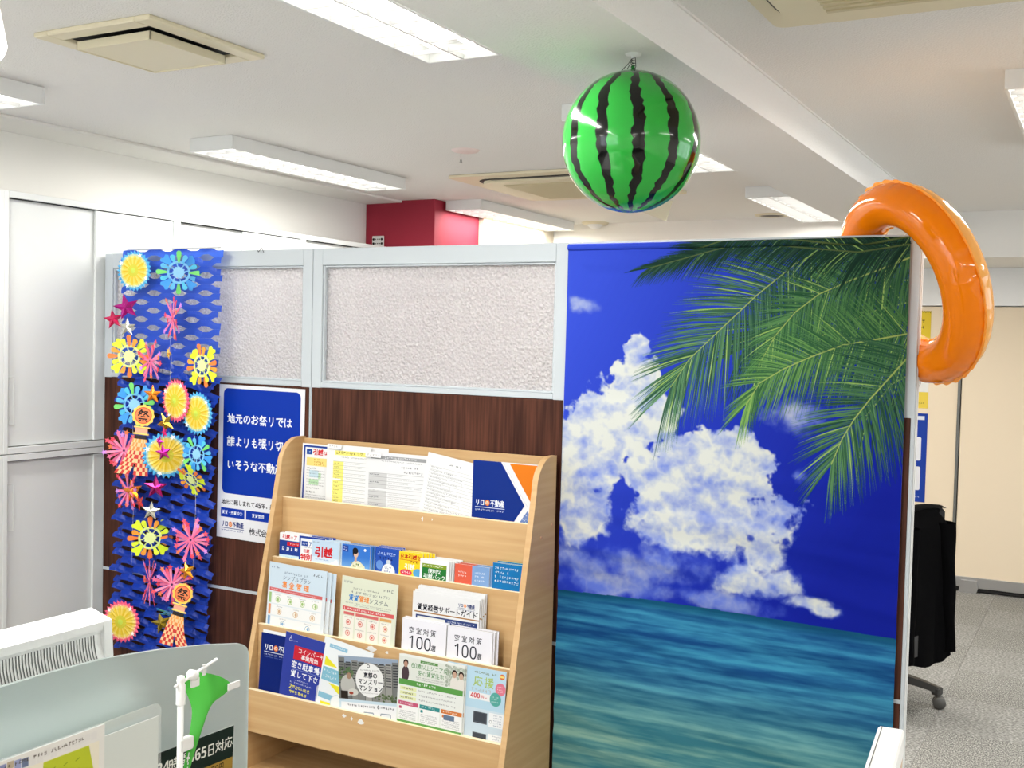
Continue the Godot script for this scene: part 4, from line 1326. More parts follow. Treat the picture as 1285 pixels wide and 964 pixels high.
# ---------------------------------------------------------------- beach ball
func make_ball():
	var r := 0.166
	var t := thing("beach_ball", "green inflatable ball with jagged black melon stripes hanging from the beam", "beach ball", Vector3(-1.040, 0.486, -2.484))
	var p := Pic.new(1024, 512, 0.75, Color(0.18, 0.655, 0.24))
	var rg := RandomNumberGenerator.new()
	rg.seed = 4
	# teal cap at the foot
	p.rect(0, 478, 1024, 34, Color(0.08, 0.48, 0.36))
	for k in 12:
		var cx := 1024.0 * (k + 0.5) / 12.0
		var pts := []
		var back := []
		var n := 46
		var ph := rg.randf() * 6.0
		for i in n + 1:
			var v := float(i) / n
			var y := lerpf(24.0, 486.0, v)
			var lat := sin(PI * clampf(y / 512.0, 0.04, 0.96))
			var w := (3.4 + 9.5 * sin(PI * v)) / maxf(lat, 0.12) * (0.55 + 0.45 * lat) * 0.92
			if v > 0.97: w *= 0.2
			var wave := (4.0 * sin(v * 9.0 + ph) + 2.2 * sin(v * 23.0 + ph * 2.0)) / maxf(lat, 0.3)
			pts.append(Vector2(cx + wave - w - rg.randf_range(-1.5, 5.5) / maxf(lat, 0.25), y))
			back.push_front(Vector2(cx + wave + w + rg.randf_range(-1.5, 5.5) / maxf(lat, 0.25), y + 3.0))
		p.poly(pts + back, Color(0.025, 0.03, 0.03))
	var m := mat(Color.WHITE, 0.14)
	m.metallic_specular = 0.4
	m.albedo_texture = p.tex()
	m.clearcoat_enabled = true
	m.clearcoat = 0.4
	m.clearcoat_roughness = 0.03
	var mb := MB.new(true)
	mb.grid(96, 48, func(u: float, v: float) -> Vector3:
		var th := PI * v
		var a := -TAU * u
		var seam := 1.0 - 0.004 * pow(absf(cos(a * 3.0)), 24.0)
		return Vector3(sin(th) * cos(a), cos(th) * 1.015, sin(th) * sin(a)) * r * seam, false)
	var b := put("ball", mb.done(), m, t)
	b.rotation.y = deg_to_rad(13.0)
	var vm := MB.new(true)
	vm.lathe([Vector2(0.0, r + 0.016), Vector2(0.004, r + 0.016), Vector2(0.005, r + 0.004), Vector2(0.014, r + 0.003), Vector2(0.022, r - 0.003)], 20)
	put("valve", vm.done(), mat(Color(0.15, 0.60, 0.22), 0.3), t)
	var hk := thing("ceiling_hook", "small clear hook and twisted wire under the beam, above the ball", "hook", Vector3(-1.040, 0.696, -2.484))
	var hm := MB.new(true)
	hm.lathe([Vector2(0, -0.012), Vector2(0.005, -0.012), Vector2(0.006, -0.004), Vector2(0.018, -0.003), Vector2(0.02, 0.0)], 18)
	put("base", hm.done(), M.white_plastic, hk)
	var wm := MB.new()
	var coil := []
	for k in 40: coil.append(Vector3(cos(k * 0.9) * 0.005, -0.010 - 0.034 * k / 39.0, sin(k * 0.9) * 0.005))
	wm.tube(coil, 0.0009, 5)
	wm.tube([Vector3(-0.004, -0.010, 0), Vector3(-0.010, -0.022, 0.004), Vector3(-0.026, -0.040, 0.010)], 0.0009, 5)
	wm.tube([Vector3(-0.002, -0.012, 0.003), Vector3(-0.006, -0.026, 0.006), Vector3(-0.012, -0.036, 0.008)], 0.0009, 5)
	wm.tube([Vector3(0.005, -0.008, 0), Vector3(0.007, -0.03, 0), Vector3(0.003, -0.044, 0)], 0.0009, 5)
	put("wire", wm.done(), M.wire, hk)

# ---------------------------------------------------------------- swim ring
func make_ring():
	var t := thing("swim_ring", "glossy orange inflatable swim ring hung over the partition's right corner", "swim ring", Vector3(-0.512, 0.190, -3.302))
	t.basis = Basis(Vector3.UP, -0.827) * Basis(Vector3.RIGHT, 0.346)
	var R := 0.233
	var r := 0.064
	var wrinkle := func(u: float, c: float) -> float:
		var a := TAU * u
		var edge := pow(maxf(0.0, c), 3.0)        # pleats gather at the outer seam
		return 1.0 - edge * (0.030 * absf(sin(a * 19.0 + 0.7 * sin(a * 5.0))) + 0.02 * absf(sin(a * 31.0)))
	var halves := [[1.0, Color(0.95, 0.50, 0.0), "front_half"], [-1.0, Color(0.96, 0.70, 0.36), "back_half"]]
	for h in halves:
		var sg: float = h[0]
		var mb := MB.new(true)
		mb.grid(200, 22, func(u: float, v: float) -> Vector3:
			var a := TAU * u
			var b := PI * v
			var rr: float = r * wrinkle.call(u, cos(b))
			return Vector3(cos(a), sin(a), 0) * (R + rr * cos(b)) + Vector3(0, 0, sg * rr * sin(b)), sg > 0)
		var m := mat(h[1], 0.14)
		m.metallic_specular = 0.3
		m.clearcoat_enabled = true
		m.clearcoat = 0.45
		m.clearcoat_roughness = 0.04
		m.backlight_enabled = true
		m.backlight = (h[1] as Color) * (0.55 if sg < 0 else 0.35)
		m.cull_mode = BaseMaterial3D.CULL_DISABLED
		put(h[2], mb.done(), m, t)
	var sm := MB.new()
	var n := 220
	for k in n:
		for e in [[R + r * 0.955, 0.009], [R - r * 0.99, -0.004]]:
			var q := []
			for j in 2:
				var a := TAU * (k + j) / n
				var z := 0.0022 * sin(a * 38.0)
				var w: float = e[1] * (1.0 + 0.25 * sin(a * 38.0))
				q.append(Vector3(cos(a) * e[0], sin(a) * e[0], 0))
				q.append(Vector3(cos(a) * (e[0] + w), sin(a) * (e[0] + w), z))
			sm.quad(q[0], q[2], q[3], q[1], Vector3(0, 0, 1))
	var s := mat(Color(0.95, 0.62, 0.25), 0.15)
	s.cull_mode = BaseMaterial3D.CULL_DISABLED
	s.backlight_enabled = true
	s.backlight = Color(0.6, 0.4, 0.15)
	put("seam", sm.done(), s, t)
	var vm := MB.new(true)
	vm.lathe([Vector2(0, 0.012), Vector2(0.006, 0.012), Vector2(0.007, 0.003), Vector2(0.013, 0.0)], 16, Transform3D(Basis(Vector3.RIGHT, -PI / 2), Vector3(cos(4.0) * R, sin(4.0) * R, -r)))
	put("valve", vm.done(), s, t)

# ---------------------------------------------------------------- beyond the partition, right
func make_far_side():
	for k in 5:
		var x := -1.465 + 1.16 * (k - 2)
		var t := thing("wall_panel", ["leftmost far beige wall panel", "second far beige wall panel", "far beige wall panel that bears the posters", "far beige wall panel right of the grey joint", "rightmost far beige wall panel, out of view"][k], "panel", Vector3(x, FLOOR, -7.87), "beige panels before the far wall")
		put("board", bx(Vector3(0, 0.99, 0), Vector3(1.14, 1.80, 0.03), 0.002), M.panel_beige, t)
		put("white_head", bx(Vector3(0, 2.02, 0), Vector3(1.15, 0.248, 0.034), 0.002), M.white_plastic, t)
		put("base_rail", bx(Vector3(0, 0.065, 0.0), Vector3(1.15, 0.07, 0.05), 0.003), M.metal, t)
		put("kick_strip", bx(Vector3(0, 0.02, 0), Vector3(1.14, 0.024, 0.03)), M.dark, t)
		var jm := MB.new()
		jm.box(Vector3(0.575, 0.98, 0.004), Vector3(0.018, 1.85, 0.036), 0.002)
		put("joint_rail", jm.done(), mat(Color(0.45, 0.46, 0.45), 0.4, 0.5), t)
		var fm := MB.new()
		fm.prism(PackedVector2Array([Vector2(-0.06, 0.0), Vector2(0.05, 0.0), Vector2(0.06, 0.03), Vector2(0.05, 0.08), Vector2(-0.045, 0.08), Vector2(-0.055, 0.03)]), 0.02, Transform3D(Basis(), Vector3(0.68, 0.0, 0.025)))
		put("foot_bracket", fm.done(), M.metal, t)
	# notices pinned to the panel, cut by the partition's end
	var p := Pic.new(210, 660, 0.8, Color(0.95, 0.95, 0.93))
	p.rect(0, 0, 210, 200, Color(0.95, 0.83, 0.25))
	for k in 14: p.line(Vector2(20 + k * 14, 12), Vector2(28 + k * 14, 2), 3, Color(0.15, 0.13, 0.1))
	p.scrawl(30, 60, 150, 24, Color(0.25, 0.22, 0.15))
	p.scrawl(30, 100, 150, 24, Color(0.25, 0.22, 0.15))
	p.scrawl(20, 470, 180, 50, Color(0.15, 0.15, 0.15))
	p.rect(0, 550, 210, 110, Color(0.96, 0.85, 0.35))
	p.scrawl(20, 620, 170, 12, Color(0.2, 0.2, 0.2))
	paper("notice", "tall white and yellow notice on the far beige panel", "notice", "", Vector3(-1.293, 0.27, -7.853), 0.21, 0.655, printed(p), 0, 0)
	var q := Pic.new(210, 600, 0.8, Color(0.14, 0.27, 0.66))
	q.rect(20, 18, 170, 26, Color(0.9, 0.92, 0.96))
	for k in 2:
		q.rrect(14, 160 + 200 * k, 160, 160, 12, Color(0.93, 0.94, 0.96))
		q.rect(110, 280 + 200 * k, 30, 34, Color(0.2, 0.2, 0.22))
	q.scrawl(20, 560, 160, 14, Color(0.9, 0.92, 0.96))
	paper("blue_notice", "blue notice with white boxes below the yellow one", "notice", "", Vector3(-1.290, -0.42, -7.853), 0.21, 0.60, printed(q), 0, 0)
	# swivel chair with a jacket over its back
	var c := thing("office_chair", "dark grey swivel chair half hidden behind the partition's end", "office chair", Vector3(-0.945, FLOOR, -5.13))
	c.rotation.y = deg_to_rad(-111.0)
	var grey := mat(Color(0.20, 0.20, 0.195), 0.5)
	var fab := mat(Color(0.06, 0.06, 0.07), 0.9)
	var sm := MB.new(true)
	sm.box(Vector3(0, 0.45, 0.02), Vector3(0.47, 0.08, 0.46), 0.03)
	put("seat", sm.done(), fab, c)
	put("backrest", bx(Vector3(0, 0.69, -0.24), Vector3(0.42, 0.42, 0.05), 0.02), fab, c)
	put("back_stem", bx(Vector3(0, 0.50, -0.245), Vector3(0.06, 0.22, 0.025), 0.005), grey, c)
	var pm := MB.new(true)
	pm.lathe([Vector2(0.028, 0.10), Vector2(0.028, 0.25), Vector2(0.02, 0.25), Vector2(0.02, 0.41)], 16)
	put("gas_lift", pm.done(), grey, c)
	for k in 5:
		var a := deg_to_rad(12.0 + 72.0 * k) + deg_to_rad(111.0)
		var d := Vector3(cos(a), 0, -sin(a))
		var lm := MB.new()
		var side := d.cross(Vector3.UP)
		for i in 6:
			var u0 := i / 6.0
			var u1 := (i + 1) / 6.0
			var f := func(u: float, s: float, hgt: float) -> Vector3: return d * (0.03 + 0.29 * u) + side * s * lerpf(0.026, 0.017, u) + Vector3(0, lerpf(0.135, 0.085, u * u) + hgt * lerpf(0.022, 0.014, u), 0)
			lm.quad(f.call(u0, -1, 1), f.call(u1, -1, 1), f.call(u1, 1, 1), f.call(u0, 1, 1), Vector3.UP)
			lm.quad(f.call(u0, -1, -1), f.call(u1, -1, -1), f.call(u1, 1, -1), f.call(u0, 1, -1), Vector3.DOWN)
			for s in [-1.0, 1.0]: lm.quad(f.call(u0, s, -1), f.call(u1, s, -1), f.call(u1, s, 1), f.call(u0, s, 1), side * s)
		lm.box(d * 0.32 + Vector3(0, 0.078, 0), Vector3(0.04, 0.036, 0.04), 0.006)
		var leg := put("base_leg", lm.done(), grey, c)
		var wm := MB.new(true)
		for s in [-1.0, 1.0]:
			wm.lathe([Vector2(0, 0.011), Vector2(0.024, 0.011), Vector2(0.028, 0.006), Vector2(0.028, -0.006), Vector2(0.024, -0.011), Vector2(0, -0.011)], 20, Transform3D(Basis(side, d, Vector3.UP).orthonormalized() * Basis(Vector3.BACK, -PI / 2), d * 0.33 + Vector3(0, 0.0285, 0) + side * s * 0.014))
		put("caster", wm.done(), mat(Color(0.30, 0.30, 0.29), 0.5), leg)
	var j := thing("jacket", "black jacket draped over the swivel chair's back", "jacket", c.position + c.basis * Vector3(0, 0.24, -0.24))
	j.basis = c.basis
	var black := mat(Color(0.012, 0.012, 0.016), 0.9)
	black.metallic_specular = 0.15
	var jm := MB.new(true)
	jm.grid(96, 40, func(u: float, v: float) -> Vector3:
		var a := TAU * u
		var up := 1.0 - v
		var top := smoothstep(0.0, 0.14, v)
		var ex := pow(absf(cos(a)), 0.6) * signf(cos(a))
		var ez := pow(absf(sin(a)), 0.7) * signf(sin(a))
		var hw := lerpf(0.17, 0.235, top) + 0.012 * v
		var hd := lerpf(0.028, 0.052, top) + 0.025 * v
		var fold := 0.010 * sin(a * 9.0 + v * 2.0) * smoothstep(0.15, 0.6, v) + 0.006 * sin(a * 17.0 - v * 4.0) * smoothstep(0.2, 0.9, v)
		var hem := 0.014 * sin(a * 5.0 + 1.0) * smoothstep(0.85, 1.0, v)
		return Vector3(ex * (hw + fold), 0.65 * up + hem + 0.012 * (1.0 - top) * cos(ex * 1.4), ez * (hd + fold)), true)
	var lid := MB.new(true)
	lid.grid(20, 8, func(u: float, v: float) -> Vector3: return Vector3((u - 0.5) * 0.36, 0.657 + 0.014 * sin(PI * u) + 0.012 * sin(PI * v), (v - 0.5) * 0.074))
	put("body", jm.done(), black, j)
	put("collar", lid.done(), black, j)
	for s in [-1.0, 1.0]:
		var am := MB.new(true)
		am.grid(16, 24, func(u: float, v: float) -> Vector3:
			var a := TAU * u
			var rr := lerpf(0.062, 0.046, v) * (1.0 + 0.06 * sin(a * 3.0 + v * 14.0))
			return Vector3(s * lerpf(0.15, 0.175, v) + cos(a) * rr * 0.8, lerpf(0.60, 0.03, v), -0.042 - 0.022 * v + sin(a) * rr * 0.8), true)
		put("sleeve", am.done(), black, j)
	put("care_tag", bx(Vector3(0.14, 0.10, -0.088), Vector3(0.05, 0.09, 0.002)), mat(Color(0.16, 0.16, 0.16), 0.8), j)

# ---------------------------------------------------------------- counter in the foreground
func make_desk():
	var dk := thing("desk", "white desk under the monitor, mostly below the view", "desk", Vector3(-1.45, FLOOR, -0.35))
	put("desk_top", bx(Vector3(0, 0.715, 0), Vector3(1.2, 0.03, 1.95), 0.004), M.white_plastic, dk)
	for s in [-1.0, 1.0]:
		put("side_panel", bx(Vector3(0, 0.35, s * 0.93), Vector3(1.1, 0.70, 0.03), 0.003), M.white_plastic, dk)
	# monitor back with cooling slots
	var t := thing("monitor", "white monitor back with a row of cooling slots, lower left", "monitor", Vector3(-1.24, FLOOR + 0.73, -0.70))
	var y0 := -(FLOOR + 0.73)
	var prof := PackedVector2Array([Vector2(-0.030, -0.395), Vector2(0.006, -0.404), Vector2(0.012, -0.406), Vector2(0.010, -0.418)])
	for k in 9:
		var a := PI / 2 * k / 8.0
		prof.append(Vector2(0.077 - 0.071 * cos(a), -0.424 - 0.074 * sin(a)))
	prof.append_array(PackedVector2Array([Vector2(0.088, -0.505), Vector2(0.090, -0.62), Vector2(0.06, -0.78), Vector2(-0.030, -0.80)]))
	var bm := MB.new()
	bm.prism(prof, 0.775, Transform3D(Basis(Vector3(1, 0, 0), Vector3(0, 1, 0), Vector3(0, 0, 1)), Vector3(0, y0, -0.378)))
	put("back_shell", bm.done(), M.white_plastic, t)
	var em := MB.new()
	em.prism(PackedVector2Array([Vector2(-0.030, -0.395), Vector2(0.006, -0.404), Vector2(0.012, -0.406), Vector2(0.016, -0.46), Vector2(0.005, -0.56), Vector2(-0.030, -0.80)]), 0.014, Transform3D(Basis(), Vector3(0, y0, -0.392)))
	put("end_cap", em.done(), M.white_plastic, t)
	var fm := MB.new()
	for k in 150:
		var z := -0.366 + k * 0.0048
		for i in range(0, 8):
			var a0 := PI / 2 * i / 8.0
			var a1 := PI / 2 * (i + 1) / 8.0
			var p0 := Vector3(0.0776 - 0.071 * cos(a0), y0 - 0.4234 - 0.074 * sin(a0), z)
			var p1 := Vector3(0.0776 - 0.071 * cos(a1), y0 - 0.4234 - 0.074 * sin(a1), z)
			fm.quad(p0, p1, p1 + Vector3(0, 0, 0.0016), p0 + Vector3(0, 0, 0.0016), Vector3(1, 1, 0))
	var slots := put("cooling_slots", fm.done(), mat(Color(0.33, 0.34, 0.34), 0.7), t)
	slots.set_meta("kind", "stuff")
	put("screen", bx(Vector3(-0.033, y0 - 0.60, 0.0), Vector3(0.006, 0.36, 0.74)), M.dark, t)
	put("foot", bx(Vector3(0, 0.012, 0), Vector3(0.22, 0.024, 0.26), 0.006), M.white_plastic, t)
	put("stem", bx(Vector3(0.0, 0.05, 0), Vector3(0.05, 0.10, 0.09), 0.006), M.white_plastic, t)
	# frosted desk screen with a curved top
	var s := thing("desk_screen", "translucent grey desk screen with a curved top before the monitor", "desk screen", Vector3(-1.103, FLOOR + 0.73, -0.70))
	var o := PackedVector2Array()
	var arc := [[0.95, -0.470], [0.55, -0.430], [0.3, -0.414], [0.05, -0.409], [-0.12, -0.4085], [-0.185, -0.4085], [-0.268, -0.4115], [-0.361, -0.422], [-0.45, -0.436], [-0.513, -0.449], [-0.521, -0.4525], [-0.528, -0.458], [-0.532, -0.466], [-0.533, -0.475]]
	for q in arc: o.append(Vector2(q[0], q[1] + y0))
	o.append(Vector2(-0.533, 0.0))
	o.append(Vector2(0.95, 0.0))
	var pm := MB.new()
	pm.prism(o, 0.006, Transform3D(Basis(Vector3(0, 0, 1), Vector3(0, 1, 0), Vector3(-1, 0, 0)), Vector3(0.003, 0, 0)))
	var fr := mat(Color(0.80, 0.85, 0.84, 0.16), 0.45)
	fr.refraction_enabled = true
	fr.refraction_scale = 0.05
	put("frosted_panel", pm.done(), fr, s)
	for k in 2:
		put("clamp", bx(Vector3(0.0, 0.03, -0.40 + k * 0.9), Vector3(0.03, 0.06, 0.05), 0.004), M.metal, s)
	# clear stand with a map
	var a := thing("acrylic_stand", "clear acrylic sign stand with rounded corner in front of the desk screen", "sign stand", Vector3(-1.0, FLOOR + 0.73, -0.81))
	var ac := mat(Color(0.95, 0.98, 0.97, 0.10), 0.08)
	ac.refraction_enabled = false
	ac.transparency = BaseMaterial3D.TRANSPARENCY_ALPHA
	var sheet_out := PackedVector2Array()
	for q in rounded(0.345, 0.30, 0.010, 4, Vector2(0.012, 0.0)): sheet_out.append(q)
	var turn := Transform3D(Basis(Vector3(0, 0, 1), Vector3(0, 1, 0), Vector3(-1, 0, 0)), Vector3(0.0, 0.26, 0.0))
	for k in 1:
		var am := MB.new()
		am.prism(sheet_out, 0.002, Transform3D(turn.basis, turn.origin + Vector3(-0.004, 0, 0)))
		put("clear_sheet", am.done(), ac, a)
	put("foot", bx(Vector3(0.02, 0.055, 0), Vector3(0.10, 0.11, 0.30), 0.003), M.white_plastic, a)
	var pb := Pic.new(300, 280, 0.9, Color(0.85, 0.88, 0.86))
	var pwm := paper("backing_paper", "pale blank sheet inside the clear stand, behind the map", "paper", "", Vector3.ZERO, 0.325, 0.285, printed(pb))
	pwm.basis = Basis(Vector3.UP, PI / 2)
	pwm.position = Vector3(-0.998, FLOOR + 0.73 + 0.112, -0.797)
	var mp := Pic.new(250, 240, 1.6, Color(0.92, 0.92, 0.90))
	draw_map(mp)
	var mo := paper("street_map", "colourful illustrated street map with a lime green block in the clear stand", "map", "", Vector3.ZERO, 0.25, 0.24, printed(mp))
	mo.basis = Basis(Vector3.UP, PI / 2)
	mo.position = Vector3(-0.9965, FLOOR + 0.73 + 0.172, -0.752)
	# card about opening hours
	var cp := Pic.new(150, 200, 2.2, Color(0.93, 0.93, 0.92))
	cp.rect(0, 0, 150, 44, Color(0.05, 0.13, 0.10))
	cp.rect(0, 44, 150, 17, Color(0.62, 0.50, 0.20))
	cp.text("24時間365日対応", 6, 14, 17, Color(0.93, 0.93, 0.90), 0.105)
	cp.scrawl(8, 48, 90, 9, Color(0.15, 0.12, 0.05))
	cp.text("270円", 100, 47, 11, Color(0.12, 0.10, 0.05), 0.09)
	cp.rrect(86, 74, 44, 70, 3, Color(0.45, 0.60, 0.78))
	cp.oval(112, 102, 9, 10, Color(0.9, 0.75, 0.65))
	cp.oval(112, 96, 10, 7, Color(0.20, 0.14, 0.12))
	cp.scrawl(92, 78, 36, 6, Color(0.95, 0.95, 0.97))
	for k in 5: cp.scrawl(8, 72 + k * 14, 70, 8, Color(0.3, 0.32, 0.33))
	var co := paper("hours_card", "card with dark green head and gold band behind the green flag", "card", "", Vector3.ZERO, 0.150, 0.20, printed(cp))
	co.basis = Basis(Vector3.UP, PI / 2) * Basis(Vector3.BACK, deg_to_rad(-2.0))
	co.position = Vector3(-1.07, -0.748, -1.088)
	var cs := thing("card_holder", "small clear block that holds the green-headed card", "card holder", Vector3(-1.07, FLOOR + 0.73, -1.088))
	put("block", bx(Vector3(0, 0.057, 0), Vector3(0.04, 0.113, 0.12), 0.003), M.white_plastic, cs)
	# little banner flag on a white pole
	var f := thing("banner_stand", "small white banner pole with cross arm and tape", "flag pole", Vector3(-1.0, FLOOR + 0.73, -0.998))
	var fy := y0
	var px := MB.new(true)
	px.tube([Vector3(0, 0.02, 0), Vector3(0, fy - 0.447, 0)], 0.0040, 14)
	put("pole", px.done(), M.white_plastic, f)
	var cpm := MB.new(true)
	cpm.lathe([Vector2(0.0058, fy - 0.460), Vector2(0.0058, fy - 0.436), Vector2(0.0045, fy - 0.434), Vector2(0.0055, fy - 0.430), Vector2(0.0045, fy - 0.425), Vector2(0.0, fy - 0.4235)], 16)
	put("pole_cap", cpm.done(), M.white_plastic, f)
	var arm := MB.new(true)
	arm.tube([Vector3(0.0, fy - 0.436, 0.010), Vector3(0.0, fy - 0.4185, -0.062)], 0.0020, 10)
	put("cross_arm", arm.done(), M.white_plastic, f)
	var cj := MB.new(true)
	cj.lathe([Vector2(0.0, -0.006), Vector2(0.0062, -0.005), Vector2(0.0062, 0.005), Vector2(0.0, 0.006)], 16, Transform3D(Basis(Vector3.BACK, PI / 2), Vector3(0.002, fy - 0.4275, -0.018)))
	put("arm_joint", cj.done(), M.white_plastic, f)
	var fb := MB.new(true)
	fb.lathe([Vector2(0.05, 0.0), Vector2(0.05, 0.012), Vector2(0.012, 0.022), Vector2(0.0, 0.022)], 28)
	put("foot", fb.done(), M.white_plastic, f)
	put("tape", bx(Vector3(0.001, fy - 0.512, -0.008), Vector3(0.010, 0.016, 0.020), 0.001), M.paper, f)
	var fg := thing("banner_flag", "twisted green banner flag with white lettering on the small pole", "flag", Vector3(-1.0, FLOOR + 0.73, -0.998))
	var green := mat(Color(0.22, 0.62, 0.18), 0.6)
	green.cull_mode = BaseMaterial3D.CULL_DISABLED
	green.backlight_enabled = true
	green.backlight = Color(0.15, 0.4, 0.12)
	var gm := MB.new(true)
	# a strip pinched under the arm: spread at the top, narrow below, then widening
	var flag := func(u: float, v: float) -> Vector3:
		var y := fy - 0.4325 - v * 0.24
		var mid := lerpf(-0.045, -0.006, smoothstep(0.0, 0.6, v))
		var half := lerpf(0.024, 0.0062, smoothstep(0.0, 0.22, v)) + 0.014 * smoothstep(0.22, 1.0, v)
		var tw := lerpf(0.5, -0.15, smoothstep(0.05, 0.35, v))
		var x := (u - 0.5) * 2.0
		return Vector3(0.010 * sin(x * 2.0 + v * 5.0) * (1.0 - 0.5 * v) + x * half * sin(tw), y - 0.024 * x * (u - 0.2) * (1.0 - smoothstep(0.0, 0.2, v)) * 0.8, mid - x * half * cos(tw))
	gm.grid(14, 40, flag)
	put("cloth", gm.done(), green, fg)
	var lm := MB.new()
	for k in 9:
		var v0 := 0.38 + k * 0.065
		for e in [[0.06, 0.0, 0.10, 0.045], [0.03, 0.02, 0.15, 0.03], [0.10, 0.045, 0.14, 0.055]]:
			var q := []
			for w in [[e[0], e[1]], [e[2], e[1]], [e[2], e[3]], [e[0], e[3]]]:
				q.append(flag.call(clampf(w[0] + 0.06 * sin(k * 2.1), 0.02, 0.4), v0 + w[1]) + Vector3(0.0012, 0, 0))
			lm.quad(q[0], q[1], q[2], q[3], Vector3(1, 0, 0))
	put("lettering", lm.done(), M.paper, fg)
	put("tape", bx(flag.call(0.98, 0.02) + Vector3(0.002, 0, -0.006), Vector3(0.002, 0.009, 0.022), 0.0005), M.paper, fg)
	put("loop", bx(Vector3(0, fy - 0.427, -0.040), Vector3(0.0016, 0.014, 0.006), 0.0004), M.paper, fg)
	put("corner_tape", bx(Vector3(0.002, fy - 0.438, -0.022), Vector3(0.003, 0.011, 0.014), 0.0005), M.paper, fg)
	# low counter wall, lower right
	var lw := thing("counter_wall", "low white-capped counter wall end with beige side, lower right corner", "counter wall", Vector3(-0.1935, FLOOR, -0.82))
	lw.rotation.y = deg_to_rad(4.6)
	put("body", bx(Vector3(0, 0.505, 0), Vector3(0.034, 1.01, 1.66), 0.002), mat(Color(0.78, 0.69, 0.60), 0.8), lw)
	put("cap", bx(Vector3(0, 1.028, 0), Vector3(0.0365, 0.036, 1.668), 0.003), M.white_plastic, lw)
	put("cap_groove", bx(Vector3(-0.0125, 1.0462, 0), Vector3(0.0008, 0.001, 1.66)), M.gap, lw)

func draw_map(p: Pic):
	var rg := RandomNumberGenerator.new()
	rg.seed = 31
	for k in 26: p.rect(6 + k * 9.0, 3 + rg.randf() * 4, 8, 12 - rg.randf() * 5, [Color(0.55, 0.58, 0.75), Color(0.75, 0.70, 0.60), Color(0.62, 0.66, 0.82), Color(0.45, 0.50, 0.62)][k % 4] if k < 16 else Color(0.90, 0.90, 0.89))
	p.scrawl(110, 6, 120, 4.5, Color(0.35, 0.33, 0.30))
	p.rect(8, 17, 234, 217, Color(0.94, 0.92, 0.84))
	p.poly([Vector2(168, 18), Vector2(228, 18), Vector2(236, 54), Vector2(196, 74), Vector2(164, 56)], Color(0.75, 0.80, 0.20))
	p.poly([Vector2(232, 92), Vector2(242, 92), Vector2(242, 200), Vector2(232, 200)], Color(0.35, 0.62, 0.85))
	p.poly([Vector2(110, 60), Vector2(150, 26), Vector2(150, 38), Vector2(118, 70)], Color(0.82, 0.45, 0.30))
	for k in 90:
		var x := rg.randf_range(10, 236)
		var y := rg.randf_range(22, 226)
		if x > 158 and y < 80: continue
		var c: Color = [Color(0.80, 0.82, 0.25), Color(0.85, 0.55, 0.25), Color(0.30, 0.32, 0.30), Color(0.92, 0.85, 0.45), Color(0.45, 0.60, 0.30), Color(0.75, 0.30, 0.25)][k % 6]
		var w := rg.randf_range(3, 9)
		p.rect(x, y, w * 0.6, w, c)
		p.line(Vector2(x, y), Vector2(x + w * 0.3, y - w * 0.5), 0.8, Color(0.2, 0.2, 0.2))
	for k in 14:
		var x := rg.randf_range(10, 150)
		var y := rg.randf_range(50, 200)
		p.line(Vector2(x, y), Vector2(x + rg.randf_range(-30, 30), y + rg.randf_range(10, 40)), 1.2, Color(0.35, 0.33, 0.28))
	for k in 9: p.line(Vector2(178 + (k % 3) * 16, 30 + (k / 3) * 10), Vector2(183 + (k % 3) * 16, 28 + (k / 3) * 12), 0.8, Color(0.45, 0.55, 0.15))

